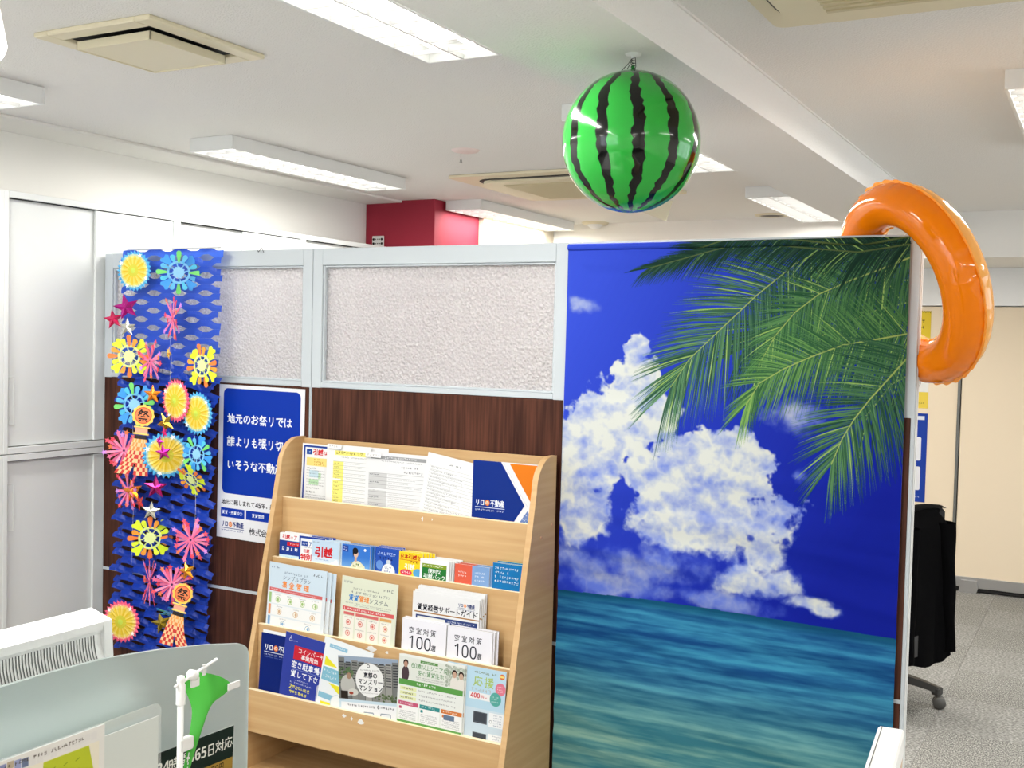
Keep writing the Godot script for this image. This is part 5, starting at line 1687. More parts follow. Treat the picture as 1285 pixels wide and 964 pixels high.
# ---------------------------------------------------------------- brochures on the rack
func make_brochures():
	var ink := Color(0.13, 0.14, 0.18)
	var grey := Color(0.45, 0.46, 0.48)
	var wht := Color(0.94, 0.95, 0.96)
	var red := Color(0.80, 0.10, 0.14)
	var g1 := "papers in the rack's top tier"
	var g2 := "pamphlet piles in the rack's second tier"
	var g3 := "brochures in the rack's third tier"
	var g4 := "brochures in the rack's bottom tier"
	# ---- top tier
	var p := Pic.new(210, 300, 1.5, Color(0.95, 0.95, 0.95))
	p.rect(7, 6, 196, 294, Color(0.16, 0.27, 0.60))
	p.rect(14, 13, 182, 287, Color(0.93, 0.94, 0.94))
	p.rect(20, 20, 26, 19, Color(0.13, 0.30, 0.62))
	p.scrawl(22, 25, 22, 8, wht)
	p.text("引越", 50, 18, 23, red, 0.14)
	p.text("は", 100, 23, 16, red, 0.13)
	p.text("ア", 117, 18, 23, Color(0.13, 0.30, 0.62), 0.14)
	p.rect(22, 50, 92, 30, Color(0.95, 0.87, 0.52))
	for k in 3: p.scrawl(56, 53 + k * 9, 34 + k * 8, 7, Color(0.75, 0.45, 0.15))
	p.scrawl(26, 86, 46, 6, ink)
	p.rect(36, 96, 42, 26, Color(0.78, 0.88, 0.93))
	p.rect(36, 128, 44, 20, Color(0.72, 0.87, 0.70))
	p.rect(78, 104, 12, 22, Color(0.74, 0.88, 0.72))
	for r in 6:
		for k in 8: p.scrawl(24 + k * 10.5, 95 + r * 10.5, 7, 5, grey, 1.5)
	p.scrawl(24, 158, 60, 6, grey)
	p.scrawl(24, 172, 46, 7, ink)
	for k in 6: p.scrawl(24, 184 + k * 9, 140, 5, grey)
	paper("framed_flyer", "blue-bordered moving flyer with red lettering, leftmost in the top tier", "flyer", g1, Vector3(-2.615, -0.393, -3.206), 0.21, 0.302, printed(p), -0.5, 2.0, 0.002)
	p = Pic.new(195, 300, 1.4, Color(0.93, 0.935, 0.93))
	p.rect(36, 20, 150, 16, Color(0.93, 0.90, 0.50))
	p.scrawl(42, 22, 90, 11, Color(0.30, 0.30, 0.15))
	p.text("リク", 134, 21, 13, ink, 0.08)
	p.scrawl(66, 40, 110, 5, grey)
	p.rect(30, 58, 46, 160, Color(0.95, 0.92, 0.50))
	for k in 12:
		p.rect(30, 58 + k * 13.3, 150, 0.7, grey)
		p.scrawl(34, 62 + k * 13.3, 26, 5, Color(0.35, 0.33, 0.2))
		if k % 3 != 2: p.scrawl(80, 62 + k * 13.3, 70 + (k * 37) % 30, 4, grey)
	p.rect(30, 118, 36, 6, Color(0.93, 0.935, 0.93))
	var tabs := [["テナント", Vector3(-2.474, -0.384, -3.1735), "テナント index label on the yellow form"], ["マンスリー", Vector3(-2.300, -0.402, -3.1635), "monthly index label on the grey form"]]
	paper("yellow_form", "white form with a yellow left column in the top tier", "form", g1, Vector3(-2.482, -0.386, -3.180), 0.195, 0.308, printed(p), 0.0, 2.0)
	p = Pic.new(210, 300, 1.0, Color(0.93, 0.935, 0.94))
	for k in 12: p.scrawl(20, 20 + k * 14, 170, 5, grey)
	paper("spare_form", "plain form showing its top edge between the yellow and grey forms", "form", g1, Vector3(-2.430, -0.3875, -3.190), 0.21, 0.306, printed(p), 0.0, 2.0)
	p = Pic.new(258, 300, 1.4, Color(0.91, 0.915, 0.925))
	p.rect(20, 12, 232, 12, Color(0.60, 0.61, 0.62))
	p.scrawl(80, 13.5, 140, 9, wht)
	p.scrawl(66, 28, 170, 6, grey)
	p.scrawl(150, 44, 76, 9, Color(0.4, 0.41, 0.44))
	p.scrawl(160, 60, 84, 9, Color(0.4, 0.41, 0.44))
	p.rect(14, 74, 78, 150, Color(0.80, 0.805, 0.81))
	for k in 12:
		p.rect(14, 74 + k * 13.3, 230, 0.7, grey)
		if k % 2 == 0: p.scrawl(18, 78 + k * 13.3, 40, 5, ink)
		p.scrawl(98, 78 + k * 13.3, 60 + (k * 53) % 80, 4, grey)
	p.rect(14, 128, 230, 7, Color(0.91, 0.915, 0.925))
	paper("grey_form", "white form with a grey header bar and grey column in the top tier", "form", g1, Vector3(-2.301, -0.399, -3.170), 0.258, 0.296, printed(p), 0.0, 2.0)
	p = Pic.new(210, 300, 1.4, Color(0.925, 0.93, 0.935))
	p.scrawl(80, 22, 60, 8, grey)
	for k in 22:
		p.rect(14, 42 + k * 11, 182, 0.6, Color(0.6, 0.6, 0.62))
		p.scrawl(18, 44 + k * 11, 50 + (k * 41) % 100, 4.5, grey)
		p.rect(60 + (k * 29) % 100, 42 + k * 11, 0.6, 11, Color(0.6, 0.6, 0.62))
	p.rrect(6, 6, 18, 13, 1.5, Color(0.97, 0.97, 0.97))
	paper("tilted_form", "tilted table-filled form beside the blue folder in the top tier", "form", g1, Vector3(-2.038, -0.383, -3.165), 0.215, 0.305, printed(p), -8.5, 2.0)
	for t in tabs:
		var q := Pic.new(60, 18, 3.0, Color(0.96, 0.96, 0.96))
		q.text(t[0], 5, 4, 10, ink, 0.07, 0.5)
		paper("index_label", t[2].replace("テナント", "small white") + " in the top tier", "label", g1, t[1], 0.060 if t[0].length() < 5 else 0.066, 0.016, printed(q), -0.5, 2.0, 0.0006)
	var blue := Color(0.05, 0.18, 0.52)
	p = Pic.new(246, 300, 1.4, Color(0.92, 0.925, 0.94))
	p.poly([Vector2(0, 0), Vector2(108, 0), Vector2(203, 136), Vector2(166, 190), Vector2(96, 300), Vector2(0, 300)], blue)
	p.poly([Vector2(141, 3), Vector2(246, 3), Vector2(246, 134), Vector2(230, 130)], Color(0.88, 0.48, 0.10))
	p.poly([Vector2(214, 152), Vector2(246, 196), Vector2(246, 300), Vector2(110, 300)], Color(0.42, 0.52, 0.74))
	for k in 40: p.rect(190 + (k * 17) % 50, 165 + (k * 23) % 80, 4, 3, Color(0.75, 0.80, 0.90))
	for k in 44: p.rect(122 + k * 2.1, 8 + k * 3.0, 1.0, 1.6, Color(0.35, 0.36, 0.40))
	logo(p, 13, 127, 23, wht)
	paper("blue_folder", "blue folder with orange corner and white arrow band, rightmost in the top tier", "folder", g1, Vector3(-1.857, -0.397, -3.162), 0.240, 0.300, printed(p, 0.3), 0.0, 1.5, 0.004)
	# ---- second tier: piles of pamphlets
	var z2 := -3.104
	p = Pic.new(140, 205, 2.0, wht)
	p.text("引越", 14, 5, 17, red, 0.13)
	p.text("は", 51, 9, 12, red, 0.12)
	p.text("ア", 66, 5, 17, red, 0.12)
	p.rect(0, 26, 140, 52, Color(0.13, 0.25, 0.58))
	p.rect(36, 30, 70, 14, red)
	p.scrawl(50, 33, 44, 8, wht)
	for k in 5:
		p.scrawl(12 + k * 20, 48, 17, 15, wht, 1.2)
		p.scrawl(12 + k * 20, 49, 17, 15, wht, 1.2)
	p.rect(0, 78, 140, 127, Color(0.75, 0.87, 0.94))
	for k in 3: p.scrawl(32, 84 + k * 13, 60, 11, Color(0.25, 0.45, 0.65))
	var o := paper("moving_pamphlet", "pamphlet with red heading over a navy band, far left of the second tier", "pamphlet", g2, Vector3(-2.629, -0.712, z2), 0.138, 0.205, printed(p), 0, 2, 0.005)
	copies(o, 4, Vector3(0.003, 0.0003, -0.0062), "copy behind the far left pamphlet of the second tier", "copies behind the far left pamphlet")
	p = Pic.new(116, 205, 2.0, Color(0.13, 0.26, 0.62))
	p.rect(7, 8, 102, 197, wht)
	p.rect(11, 18, 28, 17, Color(0.13, 0.28, 0.62))
	p.scrawl(14, 23, 24, 8, wht)
	p.text("ア", 44, 18, 16, Color(0.13, 0.28, 0.62), 0.13)
	p.scrawl(12, 37, 60, 5, grey)
	p.text("引越", 20, 46, 14, red, 0.12)
	p.text("特別", 9, 64, 25, red, 0.14)
	o = paper("discount_pamphlet", "navy-edged pamphlet with red lettering, second pile of the second tier", "pamphlet", g2, Vector3(-2.536, -0.713, z2 + 0.004), 0.116, 0.205, printed(p), 0, 2, 0.004)
	copies(o, 3, Vector3(0.010, 0.0003, -0.006), "navy copy behind the second pamphlet of the second tier", "copies behind the second pamphlet", mat(Color(0.2, 0.32, 0.65), 0.6))
	p = Pic.new(124, 205, 2.0, Color(0.76, 0.85, 0.93))
	p.rect(0, 60, 124, 145, Color(0.84, 0.90, 0.95))
	p.scrawl(4, 6, 34, 6, grey)
	p.text("引越", 17, 24, 38, red, 0.15)
	p.scrawl(18, 66, 60, 5, Color(0.3, 0.5, 0.8))
	p.poly([Vector2(16, 112), Vector2(112, 62), Vector2(118, 70), Vector2(118, 205), Vector2(104, 205), Vector2(104, 84), Vector2(30, 118)], wht)
	p.poly([Vector2(52, 116), Vector2(104, 86), Vector2(104, 205), Vector2(52, 205)], Color(0.74, 0.74, 0.75))
	p.poly([Vector2(76, 118), Vector2(98, 92), Vector2(98, 205), Vector2(76, 205)], Color(0.24, 0.22, 0.22))
	o = paper("house_pamphlet", "pale blue pamphlet with big red lettering over a house roof", "pamphlet", g2, Vector3(-2.476, -0.719, z2 + 0.008), 0.124, 0.205, printed(p), 0, 2, 0.004)
	copies(o, 4, Vector3(0.006, 0.0005, -0.006), "pale blue copy behind the house pamphlet", "copies behind the house pamphlet", mat(Color(0.66, 0.82, 0.92), 0.6))
	p = Pic.new(120, 205, 2.0, Color(0.22, 0.47, 0.82))
	for k in 40: p.rect(0, 40 + k * 2, 120, 2.2, Color(0.22, 0.47, 0.82).lerp(Color(0.70, 0.85, 0.95), k / 40.0))
	p.rect(3, 5, 24, 22, Color(0.15, 0.28, 0.62))
	p.scrawl(6, 8, 18, 8, wht); p.scrawl(6, 17, 18, 8, wht)
	p.poly([Vector2(38, 76), Vector2(52, 56), Vector2(74, 54), Vector2(98, 70), Vector2(110, 116), Vector2(34, 116)], Color(0.86, 0.86, 0.74))
	for k in 26: p.oval(42 + (k * 23) % 56, 62 + (k * 13) % 46, 3, 3, [Color(0.55, 0.62, 0.40), Color(0.92, 0.92, 0.86), Color(0.40, 0.50, 0.35)][k % 3])
	p.rect(55, 42, 9, 16, Color(0.82, 0.66, 0.56))
	p.oval(60, 30, 10, 14, Color(0.87, 0.72, 0.62))
	p.oval(57, 20, 12, 11, Color(0.10, 0.09, 0.10))
	p.poly([Vector2(45, 20), Vector2(48, 44), Vector2(52, 26)], Color(0.10, 0.09, 0.10))
	p.rect(0, 88, 120, 117, wht)
	for k in 6: p.rect(36 + k * 9, 91, 3, 7, ink)
	p.oval(98, 14, 5, 5, Color(0.95, 0.97, 1.0))
	o = paper("sky_pamphlet", "blue sky pamphlet showing a dark-haired person in pale clothes", "pamphlet", g2, Vector3(-2.345, -0.721, z2 + 0.004), 0.120, 0.205, printed(p, 0.35), 0, 2, 0.003)
	copies(o, 5, Vector3(0.005, 0.0004, -0.0055), "copy behind the blue sky pamphlet", "copies behind the blue sky pamphlet", mat(Color(0.30, 0.48, 0.55), 0.6))
	p = Pic.new(100, 205, 2.0, Color(0.13, 0.30, 0.68))
	for k in 30: p.oval((k * 37) % 100, 40 + (k * 29) % 60, 3 + k % 5, 3 + k % 4, Color(0.30, 0.48, 0.82))
	p.rrect(2, 2, 96, 203, 8, Color(0.15, 0.32, 0.70))
	p.scrawl(8, 14, 78, 13, Color(0.75, 0.82, 0.95))
	p.scrawl(14, 30, 66, 12, Color(0.06, 0.10, 0.35))
	p.oval(18, 60, 14, 16, Color(0.40, 0.58, 0.86))
	p.ring(55, 80, 30, 3, Color(0.30, 0.45, 0.75), wht)
	p.rrect(46, 40, 18, 14, 5, Color(0.80, 0.84, 0.88))
	p.scrawl(40, 62, 30, 9, Color(0.15, 0.25, 0.55)); p.scrawl(36, 74, 38, 10, Color(0.15, 0.25, 0.55))
	o = paper("bottle_pamphlet", "royal blue pamphlet with a white round bottle picture", "pamphlet", g2, Vector3(-2.202, -0.717, z2 + 0.004), 0.100, 0.205, printed(p, 0.4), 0, 2, 0.003)
	copies(o, 4, Vector3(0.002, 0.0006, -0.0055), "white-edged copy behind the royal blue pamphlet", "copies behind the royal blue pamphlet")
	p = Pic.new(96, 205, 2.0, Color(0.95, 0.83, 0.16))
	p.text("日本引越セ", 4, 8, 17, Color(0.72, 0.10, 0.10), 0.14)
	p.rect(3, 27, 92, 1.6, Color(0.75, 0.15, 0.1))
	p.scrawl(46, 29, 40, 9, Color(0.45, 0.30, 0.05))
	p.text("引越", 24, 40, 20, wht, 0.13)
	p.oval(30, 70, 24, 11, Color(0.85, 0.25, 0.35))
	p.scrawl(12, 65, 36, 9, wht)
	p.oval(78, 68, 20, 15, Color(0.35, 0.65, 0.85))
	o = paper("yellow_pamphlet", "yellow pamphlet with red heading in the second tier", "pamphlet", g2, Vector3(-2.103, -0.720, z2 + 0.006), 0.096, 0.205, printed(p, 0.4), 0, 2, 0.003)
	copies(o, 4, Vector3(0.008, 0.0005, -0.0055), "yellow-edged copy behind the yellow pamphlet", "copies behind the yellow pamphlet", mat(Color(0.95, 0.90, 0.55), 0.6))
	p = Pic.new(116, 200, 2.0, wht)
	p.rect(9, 16, 96, 150, Color(0.14, 0.46, 0.20))
	p.rect(9, 16, 96, 14, Color(0.50, 0.60, 0.15))
	p.scrawl(12, 19, 84, 8, wht)
	p.text("便利な", 33, 33, 17, wht, 0.12)
	p.text("引越パック", 16, 52, 17.5, wht, 0.12)
	o = paper("green_pamphlet", "white pamphlet with a green box and white lettering in the second tier", "pamphlet", g2, Vector3(-2.015, -0.734, z2 + 0.010), 0.116, 0.188, printed(p, 0.5), 0, 3, 0.003)
	copies(o, 6, Vector3(0.0048, 0.0004, -0.006), "white copy fanned behind the green-boxed pamphlet", "copies behind the green-boxed pamphlet")
	p = Pic.new(132, 200, 2.0, Color(0.86, 0.38, 0.29))
	p.rect(66, 0, 66, 200, Color(0.50, 0.64, 0.83))
	for k in 2: p.scrawl(14, 24 + k * 13, 36, 8, wht)
	for k in 3: p.scrawl(76, 20 + k * 13, 46, 8, wht)
	p.scrawl(14, 66, 44, 4, wht)
	o = paper("two_tone_pamphlet", "half salmon and half light blue pamphlet in the second tier", "pamphlet", g2, Vector3(-1.880, -0.736, z2 + 0.008), 0.132, 0.186, printed(p, 0.4), 0, 2, 0.003)
	copies(o, 4, Vector3(0.006, 0.0004, -0.006), "copy behind the salmon and blue pamphlet", "copies behind the salmon and blue pamphlet", mat(Color(0.30, 0.32, 0.35), 0.6))
	p = Pic.new(110, 205, 2.0, Color(0.08, 0.45, 0.70))
	for k in 4:
		p.scrawl(8, 12 + k * 14, [94, 60, 90, 94][k], 9, wht)
	p.rect(0, 84, 110, 121, Color(0.74, 0.84, 0.90))
	p.oval(28, 84, 30, 9, Color(0.08, 0.45, 0.70)); p.oval(82, 84, 30, 9, Color(0.08, 0.45, 0.70))
	p.line(Vector2(18, 102), Vector2(50, 92), 2.5, Color(0.90, 0.84, 0.62)); p.line(Vector2(50, 92), Vector2(50, 112), 2, Color(0.90, 0.84, 0.62))
	o = paper("teal_pamphlet", "teal blue pamphlet with white lines of lettering, far right of the second tier", "pamphlet", g2, Vector3(-1.736, -0.716, z2 + 0.008), 0.108, 0.205, printed(p, 0.4), 0, 2, 0.003)
	copies(o, 5, Vector3(0.003, 0.0005, -0.0058), "pale green-edged copy behind the teal pamphlet", "copies behind the teal pamphlet", mat(Color(0.62, 0.85, 0.66), 0.6))
	# ---- third tier
	var z3 := -3.040
	p = Pic.new(262, 345, 1.7, Color(0.80, 0.87, 0.92))
	p.rect(0, 98, 262, 250, Color(0.88, 0.91, 0.93))
	p.scrawl(10, 12, 44, 10, Color(0.40, 0.45, 0.55))
	p.scrawl(202, 16, 48, 11, Color(0.35, 0.38, 0.42))
	p.scrawl(64, 26, 130, 9, Color(0.45, 0.50, 0.58), 0.9)
	p.text("シンプルプラン", 68, 39, 18.5, Color(0.33, 0.38, 0.46), 0.08)
	p.text("集金管理", 66, 61, 24, Color(0.92, 0.55, 0.28), 0.13, 9.0)
	p.rect(8, 90, 240, 12, Color(0.83, 0.40, 0.40))
	p.scrawl(14, 93, 50, 7, wht); p.scrawl(74, 94, 150, 4.5, wht)
	for r in 4:
		var y := 108.0 + r * 42
		p.rect(8, y, 11, 37, [Color(0.62, 0.76, 0.50), Color(0.90, 0.60, 0.42), Color(0.50, 0.66, 0.82), Color(0.75, 0.6, 0.8)][r])
		p.rect(22, y, 226, 37, Color(0.95, 0.955, 0.95))
		var n := 4 if r == 0 else 3 if r == 1 else 2
		for k in n:
			var cx := 22.0 + 226.0 * (k + 0.5) / n
			var c: Color = [Color(0.55, 0.72, 0.38), Color(0.80, 0.62, 0.45), Color(0.45, 0.62, 0.80), Color(0.6, 0.5, 0.7)][r]
			p.ring(cx, y + 22, 11, 2, c, Color(0.96, 0.95, 0.90))
			p.oval(cx + (k % 2) * 2, y + 22, 5, 6, c.lightened(0.15))
			p.scrawl(cx - 15, y + 3, 30, 5, grey)
	o = paper("plan_sheet", "pale blue plan sheet with orange heading, left in the third tier", "brochure", g3, Vector3(-2.620, -0.806, z3), 0.258, 0.343, printed(p, 0.3), -1.5, 3.0, 0.0012, 0.004)
	copies(o, 2, Vector3(0.016, -0.004, -0.006), "copy of the pale blue plan sheet showing at its right edge", "copies behind the pale blue plan sheet")
	p = Pic.new(236, 345, 1.7, Color(0.86, 0.88, 0.80))
	p.scrawl(10, 14, 44, 10, Color(0.45, 0.48, 0.50))
	p.scrawl(176, 22, 48, 11, Color(0.40, 0.42, 0.42))
	p.scrawl(50, 34, 130, 8, Color(0.50, 0.52, 0.50), 0.9)
	p.scrawl(42, 47, 70, 10, Color(0.35, 0.38, 0.42))
	p.text("マンション", 96, 45, 12, Color(0.35, 0.38, 0.42), 0.08)
	p.scrawl(158, 47, 24, 10, Color(0.35, 0.38, 0.42)); p.text("プラン", 176, 45, 11, Color(0.35, 0.38, 0.42), 0.08)
	var e: float = p.text("賃貸", 34, 60, 22, Color(0.25, 0.50, 0.78), 0.12)
	e = p.text("管理", e, 60, 22, Color(0.90, 0.52, 0.25), 0.12)
	p.text("システム", e, 62, 20, Color(0.35, 0.38, 0.42), 0.09)
	p.scrawl(20, 88, 196, 5, grey); p.scrawl(60, 95, 150, 4, grey)
	p.rect(10, 104, 216, 14, Color(0.83, 0.38, 0.38))
	p.scrawl(16, 107, 180, 8, wht)
	p.rect(16, 123, 46, 10, Color(0.83, 0.42, 0.42)); p.rect(68, 123, 96, 10, Color(0.83, 0.42, 0.42)); p.rect(170, 123, 48, 10, Color(0.85, 0.65, 0.40))
	for k in 4:
		p.rect(16 + k * 52, 136, 46, 200, Color(0.93, 0.92, 0.88))
		for r in 4:
			p.scrawl(20 + k * 52, 139 + r * 38, 36, 5, grey)
			p.ring(38 + k * 52, 158 + r * 38, 10, 2, Color(0.80, 0.42, 0.42) if k < 3 else Color(0.82, 0.66, 0.45), Color(0.94, 0.85, 0.80))
			p.oval(38 + k * 52, 158 + r * 38, 4, 4.5, Color(0.85, 0.45, 0.40))
	paper("system_sheet", "cream sheet with blue and orange heading in a clear sleeve, middle of the third tier", "brochure", g3, Vector3(-2.297, -0.817, z3), 0.232, 0.338, printed(p, 0.25), -1.2, 3.0, 0.0015, 0.003)
	p = Pic.new(260, 318, 1.7, Color(0.90, 0.905, 0.91))
	logo(p, 178, 17, 13, Color(0.16, 0.20, 0.40))
	p.text("賃貸経営サポートガイド", 18, 38, 21.5, ink, 0.12)
	p.rect(8, 63, 252, 4, Color(0.66, 0.48, 0.28))
	p.rect(14, 74, 240, 232, Color(0.20, 0.27, 0.48))
	p.rect(20, 79, 110, 100, Color(0.88, 0.88, 0.86))
	p.scrawl(140, 80, 106, 7, wht)
	for k in 8: p.line(Vector2(24 + k * 13, 100), Vector2(34 + k * 12, 160), 0.8, grey)
	p.text("ム", 84, 92, 16, ink, 0.08)
	o = paper("guide_booklet", "thick white guide booklet with black heading behind the two small booklets", "booklet", g3, Vector3(-2.012, -0.836, z3 - 0.010), 0.256, 0.318, printed(p, 0.5), 0.0, 2.0, 0.003)
	copies(o, 5, Vector3(0.0022, 0.0036, -0.0052), "dog-eared copy behind the thick guide booklet", "copies behind the guide booklet", null, 0.003)
	p = Pic.new(176, 224, 2.0, Color(0.92, 0.92, 0.95))
	p.text("空室対策", 28, 24, 23, ink, 0.085, 5.5)
	p.text("100", 25, 52, 46, Color(0.16, 0.17, 0.22), 0.05)
	p.text("選", 117, 74, 20, ink, 0.085)
	p.scrawl(28, 100, 92, 5, Color(0.80, 0.55, 0.35))
	var pm := printed(p, 0.5)
	o = paper("tips_booklet", "left white booklet with a big number in the third tier", "booklet", g3, Vector3(-2.041, -0.927, z3 + 0.006), 0.173, 0.224, pm, -0.5, 2.0, 0.004)
	copies(o, 2, Vector3(0.0018, 0.0018, -0.0052), "copy behind the left big-number booklet", "copies behind the left big-number booklet")
	o = paper("tips_booklet", "right white booklet with a big number in the third tier", "booklet", g3, Vector3(-1.864, -0.927, z3 + 0.006), 0.168, 0.224, pm, -0.3, 2.0, 0.004)
	copies(o, 3, Vector3(0.0045, 0.0012, -0.0055), "copy behind the right big-number booklet", "copies behind the right big-number booklet", mat(Color(0.62, 0.60, 0.58), 0.6))
	# ---- bottom tier
	var z4 := -2.988
	p = Pic.new(170, 330, 1.7, Color(0.03, 0.13, 0.45))
	logo(p, 16, 38, 25, wht)
	p.scrawl(16, 84, 120, 4, Color(0.6, 0.7, 0.9))
	for k in 16:
		var hh := 30.0 + (k * 37) % 50
		p.rect(k * 11, 300 - hh, 10, hh + 40, Color(0.04, 0.10, 0.34))
	o = paper("navy_booklet", "deep blue booklet with white heading, far left of the bottom tier", "booklet", g4, Vector3(-2.618, -1.052, z4 - 0.012), 0.172, 0.320, printed(p, 0.3), -0.6, 3.0, 0.002)
	p = Pic.new(180, 330, 1.2, wht)
	paper("white_backing", "white sheet whose top edge shows above the deep blue booklet", "paper", g4, Vector3(-2.616, -1.043, z4 - 0.017), 0.18, 0.328, printed(p), -0.8, 3.0)
	p = Pic.new(186, 340, 1.8, Color(0.20, 0.26, 0.62))
	p.ring(24, 24, 6, 1.6, wht, Color(0.20, 0.26, 0.62)); p.rect(20, 8, 8, 10, Color(0.20, 0.26, 0.62)); p.line(Vector2(24, 10), Vector2(21, 20), 1.4, wht)
	p.scrawl(32, 24, 26, 4, wht)
	p.rect(44, 40, 142, 48, Color(0.78, 0.16, 0.22))
	p.text("コインパーキ", 62, 46, 18.5, wht, 0.105)
	p.text("事業用地", 78, 66, 18.5, wht, 0.105)
	p.text("空き駐車場・", 40, 94, 24.5, wht, 0.125)
	p.rect(40, 121, 138, 1.2, Color(0.6, 0.65, 0.85))
	p.text("貸して下さい", 40, 126, 24.5, wht, 0.125)
	p.scrawl(60, 156, 60, 6, wht); p.scrawl(42, 166, 100, 6, wht)
	var yel := Color(0.93, 0.90, 0.30)
	p.text("2", 40, 176, 18, yel, 0.12)
	p.scrawl(54, 178, 90, 13, yel); p.scrawl(54, 178.6, 90, 13, yel)
	p.scrawl(42, 196, 84, 13, yel); p.scrawl(42, 196.6, 84, 13, yel)
	p.scrawl(42, 216, 60, 12, yel); p.scrawl(42, 233, 92, 12, yel); p.scrawl(42, 233.6, 92, 12, yel)
	p.text("0円", 140, 226, 18, yel, 0.12)
	p.rrect(158, 150, 30, 110, 10, Color(0.72, 0.74, 0.82))
	paper("violet_folder", "violet blue flyer in a clear folder with a red box and white lettering", "folder", g4, Vector3(-2.500, -1.030, z4 - 0.004), 0.186, 0.338, printed(p, 0.2), -5.0, 3.0, 0.0015)
	p = Pic.new(210, 330, 1.6, Color(0.92, 0.94, 0.95))
	p.rect(20, 18, 80, 13, Color(0.55, 0.74, 0.84))
	p.scrawl(26, 21, 66, 7, wht)
	p.poly([Vector2(10, 64), Vector2(70, 92), Vector2(10, 96)], Color(0.92, 0.88, 0.20))
	p.poly([Vector2(120, 60), Vector2(210, 60), Vector2(210, 80), Vector2(140, 70)], Color(0.88, 0.88, 0.45))
	p.rect(6, 100, 204, 46, Color(0.52, 0.74, 0.82))
	p.scrawl(12, 108, 66, 10, wht); p.scrawl(12, 126, 66, 10, wht)
	p.poly([Vector2(40, 150), Vector2(120, 150), Vector2(90, 176)], Color(0.92, 0.88, 0.20))
	p.rect(4, 188, 206, 20, Color(0.55, 0.75, 0.84))
	p.poly([Vector2(16, 220), Vector2(60, 216), Vector2(90, 262), Vector2(40, 258)], Color(0.93, 0.88, 0.16))
	p.ring(90, 210, 30, 3, Color(0.80, 0.85, 0.88), Color(0.94, 0.95, 0.95))
	o = paper("striped_flyer", "white flyer with yellow wedges and light blue stripes in the bottom tier", "flyer", g4, Vector3(-2.322, -1.022, z4 - 0.002), 0.200, 0.332, printed(p, 0.4), -8.0, 3.0, 0.001)
	copies(o, 2, Vector3(-0.006, -0.001, -0.004), "copy peeping out left of the striped flyer", "copies behind the striped flyer")
	p = Pic.new(250, 300, 1.8, Color(0.30, 0.31, 0.30))
	var rg := RandomNumberGenerator.new()
	rg.seed = 77
	p.rect(0, 0, 250, 24, Color(0.58, 0.64, 0.72))
	for k in 9:
		var x := k * 28.0
		p.rect(x, rg.randf_range(0, 26), 26, 150, Color(0.40, 0.41, 0.41).lerp(Color(0.62, 0.62, 0.60), rg.randf()))
		for r in 9: p.rect(x + 3, 20 + r * 9, 20, 3.4, Color(0.20, 0.21, 0.22))
	for k in 40: p.oval(rg.randf_range(0, 60), rg.randf_range(40, 80), 5, 4, Color(0.25, 0.36, 0.20).lightened(rg.randf() * 0.2))
	for k in 30: p.oval(rg.randf_range(150, 250), rg.randf_range(120, 146), 5, 4, Color(0.27, 0.34, 0.20).lightened(rg.randf() * 0.2))
	p.oval(38, 100, 30, 36, Color(0.72, 0.72, 0.70)); p.oval(44, 68, 10, 11, Color(0.62, 0.50, 0.42)); p.oval(60, 122, 22, 12, Color(0.80, 0.80, 0.78))
	p.oval(52, 126, 9, 5, Color(0.60, 0.25, 0.18)); p.rect(8, 120, 30, 26, Color(0.18, 0.15, 0.13))
	p.oval(130, 78, 58, 58, Color(0.92, 0.925, 0.92))
	p.ring(126, 30, 6, 2.2, ink, Color(0.92, 0.925, 0.92))
	p.scrawl(92, 42, 80, 5, ink)
	p.text("東都の", 106, 52, 19, ink, 0.13)
	p.text("マンスリー", 82, 73, 20.5, ink, 0.13)
	p.text("マンション", 82, 95, 20.5, ink, 0.13)
	p.scrawl(96, 120, 70, 4, grey)
	p.rect(0, 148, 250, 152, Color(0.78, 0.86, 0.91))
	p.rect(8, 158, 238, 140, Color(0.93, 0.94, 0.95))
	p.scrawl(34, 164, 120, 9, ink); p.text("6", 158, 160, 14, ink, 0.12); p.text("つの", 170, 163, 8, ink, 0.1); p.scrawl(184, 164, 50, 9, ink)
	for k in 3: p.rrect(30 + k * 70, 186, 44, 26, 6, Color(0.55, 0.60, 0.66)); p.rect(34 + k * 70, 190, 36, 18, Color(0.88, 0.90, 0.92))
	paper("photo_flyer", "tilted photo flyer with a white circle over grey buildings in the bottom tier", "flyer", g4, Vector3(-2.270, -1.078, z4 + 0.001), 0.246, 0.292, printed(p, 0.35), 5.5, 3.0, 0.001)
	p = Pic.new(262, 340, 1.8, Color(0.90, 0.915, 0.90))
	p.rect(0, 6, 262, 72, Color(0.86, 0.875, 0.85))
	for k in 120: p.oval(190 + (k * 31) % 72, 10 + (k * 17) % 66, 5, 4, Color(0.62, 0.66, 0.60).lightened(((k * 7) % 10) * 0.04))
	for q in [[28, 30, Color(0.70, 0.55, 0.48)], [222, 34, Color(0.78, 0.64, 0.56)], [248, 36, Color(0.78, 0.66, 0.58)]]:
		p.oval(q[0], q[1] + 32, 15, 26, Color(0.88, 0.87, 0.84) if q[0] > 100 else Color(0.30, 0.24, 0.26))
		p.oval(q[0], q[1] - 4, 10, 11, Color(0.20, 0.15, 0.14)); p.oval(q[0], q[1] + 1, 8, 10, q[2])
	p.rect(86, 10, 70, 9, Color(0.36, 0.55, 0.30)); p.scrawl(92, 12, 56, 6, wht)
	p.text("60歳以上シニア向け", 50, 22, 17.5, Color(0.30, 0.52, 0.30), 0.08)
	p.text("安心賃貸住宅", 78, 43, 17.5, Color(0.30, 0.52, 0.30), 0.08)
	p.scrawl(66, 64, 120, 5, grey); p.scrawl(74, 71, 110, 4, grey)
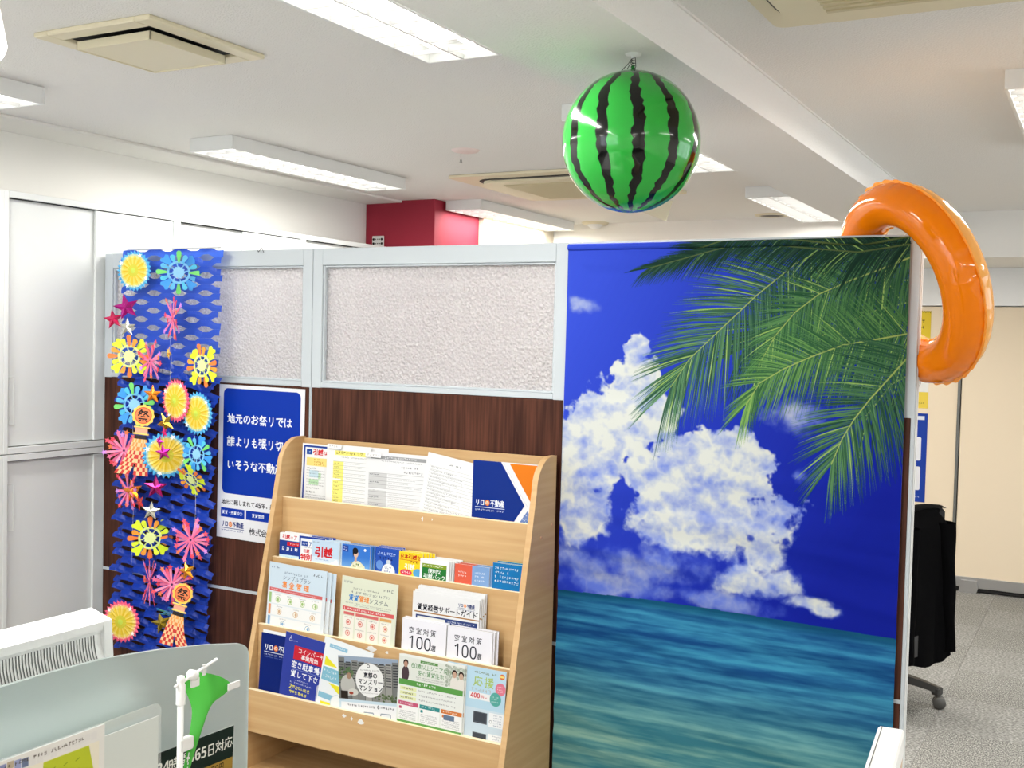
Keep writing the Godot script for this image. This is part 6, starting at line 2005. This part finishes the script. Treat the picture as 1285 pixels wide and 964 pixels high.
	p.rect(4, 80, 254, 18, Color(0.36, 0.60, 0.30)); p.scrawl(74, 84, 96, 10, wht)
	for k in 3:
		p.rect(10, 104 + k * 15, 66, 11, Color(0.88, 0.90, 0.70)); p.scrawl(16, 106 + k * 15, 52, 7, ink); p.scrawl(82, 106 + k * 15, 150, 6, grey)
	for k in 3:
		var c: Color = [Color(0.78, 0.36, 0.48), Color(0.22, 0.56, 0.56), Color(0.82, 0.48, 0.25)][k]
		p.rect(6 + k * 86, 152, 80, 60, Color(0.95, 0.955, 0.95)); p.rect(6 + k * 86, 152, 80, 13, c)
		p.scrawl(12 + k * 86, 155, 62, 7, wht); p.rrect(10 + k * 86, 169, 10, 9, 2, c)
		for r in 5: p.scrawl(11 + k * 86, 182 + r * 6, 68, 4, grey)
	p.rect(188, 168, 42, 16, Color(0.40, 0.48, 0.58))
	p.rect(4, 214, 254, 10, Color(0.40, 0.64, 0.34))
	for k in 4: p.rect(10 + k * 64, 226, 30, 24, Color(0.45, 0.60, 0.75)); p.rect(10 + k * 64, 240, 30, 10, Color(0.60, 0.55, 0.45)); p.rect(42 + k * 64, 226, 26, 26, wht); p.scrawl(44 + k * 64, 230, 22, 4, grey)
	o = paper("green_flyer", "white and green flyer with two people and green heading in the bottom tier", "flyer", g4, Vector3(-2.019, -1.032, z4 + 0.002), 0.252, 0.338, printed(p, 0.25), -0.3, 3.0, 0.0015)
	copies(o, 3, Vector3(0.0055, -0.001, -0.0034), "copy whose right edge shows beside the white and green flyer", "copies behind the white and green flyer")
	p = Pic.new(214, 340, 1.7, Color(0.72, 0.84, 0.91))
	p.rect(0, 130, 214, 210, Color(0.80, 0.87, 0.91))
	p.scrawl(100, 12, 90, 8, Color(0.42, 0.46, 0.30)); p.oval(200, 18, 9, 9, Color(0.86, 0.45, 0.25)); p.rect(192, 15, 16, 6, Color(0.93, 0.85, 0.5))
	p.text("応援", 100, 28, 34, Color(0.66, 0.76, 0.42), 0.10, 4.0)
	p.scrawl(92, 66, 76, 12, Color(0.70, 0.70, 0.68))
	p.rect(86, 80, 78, 22, Color(0.93, 0.93, 0.93))
	p.text("400", 90, 82, 17, Color(0.80, 0.20, 0.24), 0.12); p.text("円～", 128, 86, 12, Color(0.80, 0.25, 0.28), 0.1)
	p.oval(196, 58, 18, 20, Color(0.86, 0.48, 0.56)); p.oval(180, 92, 20, 22, Color(0.35, 0.66, 0.62))
	for k in 3: p.scrawl(184, 48 + k * 8, 24, 5, wht); p.scrawl(166, 82 + k * 8, 28, 5, wht)
	for k in 2:
		p.rect(104, 140 + k * 66, 50, 36, Color(0.35, 0.37, 0.40)); p.rect(108, 143 + k * 66, 42, 28, Color(0.27, 0.29, 0.32))
		p.rect(160, 136 + k * 66, 52, 44, wht)
		for r in 5: p.scrawl(176, 140 + k * 66 + r * 8, 34, 5, Color(0.35, 0.42, 0.55))
		p.ring(167, 164 + k * 66, 5, 1.2, grey, wht)
	paper("cheer_leaflet", "light blue sleeved leaflet with pink and teal dots, far right of the bottom tier", "leaflet", g4, Vector3(-1.836, -1.030, z4 - 0.006), 0.214, 0.338, printed(p, 0.15), -0.4, 3.0, 0.0015, 0.003)
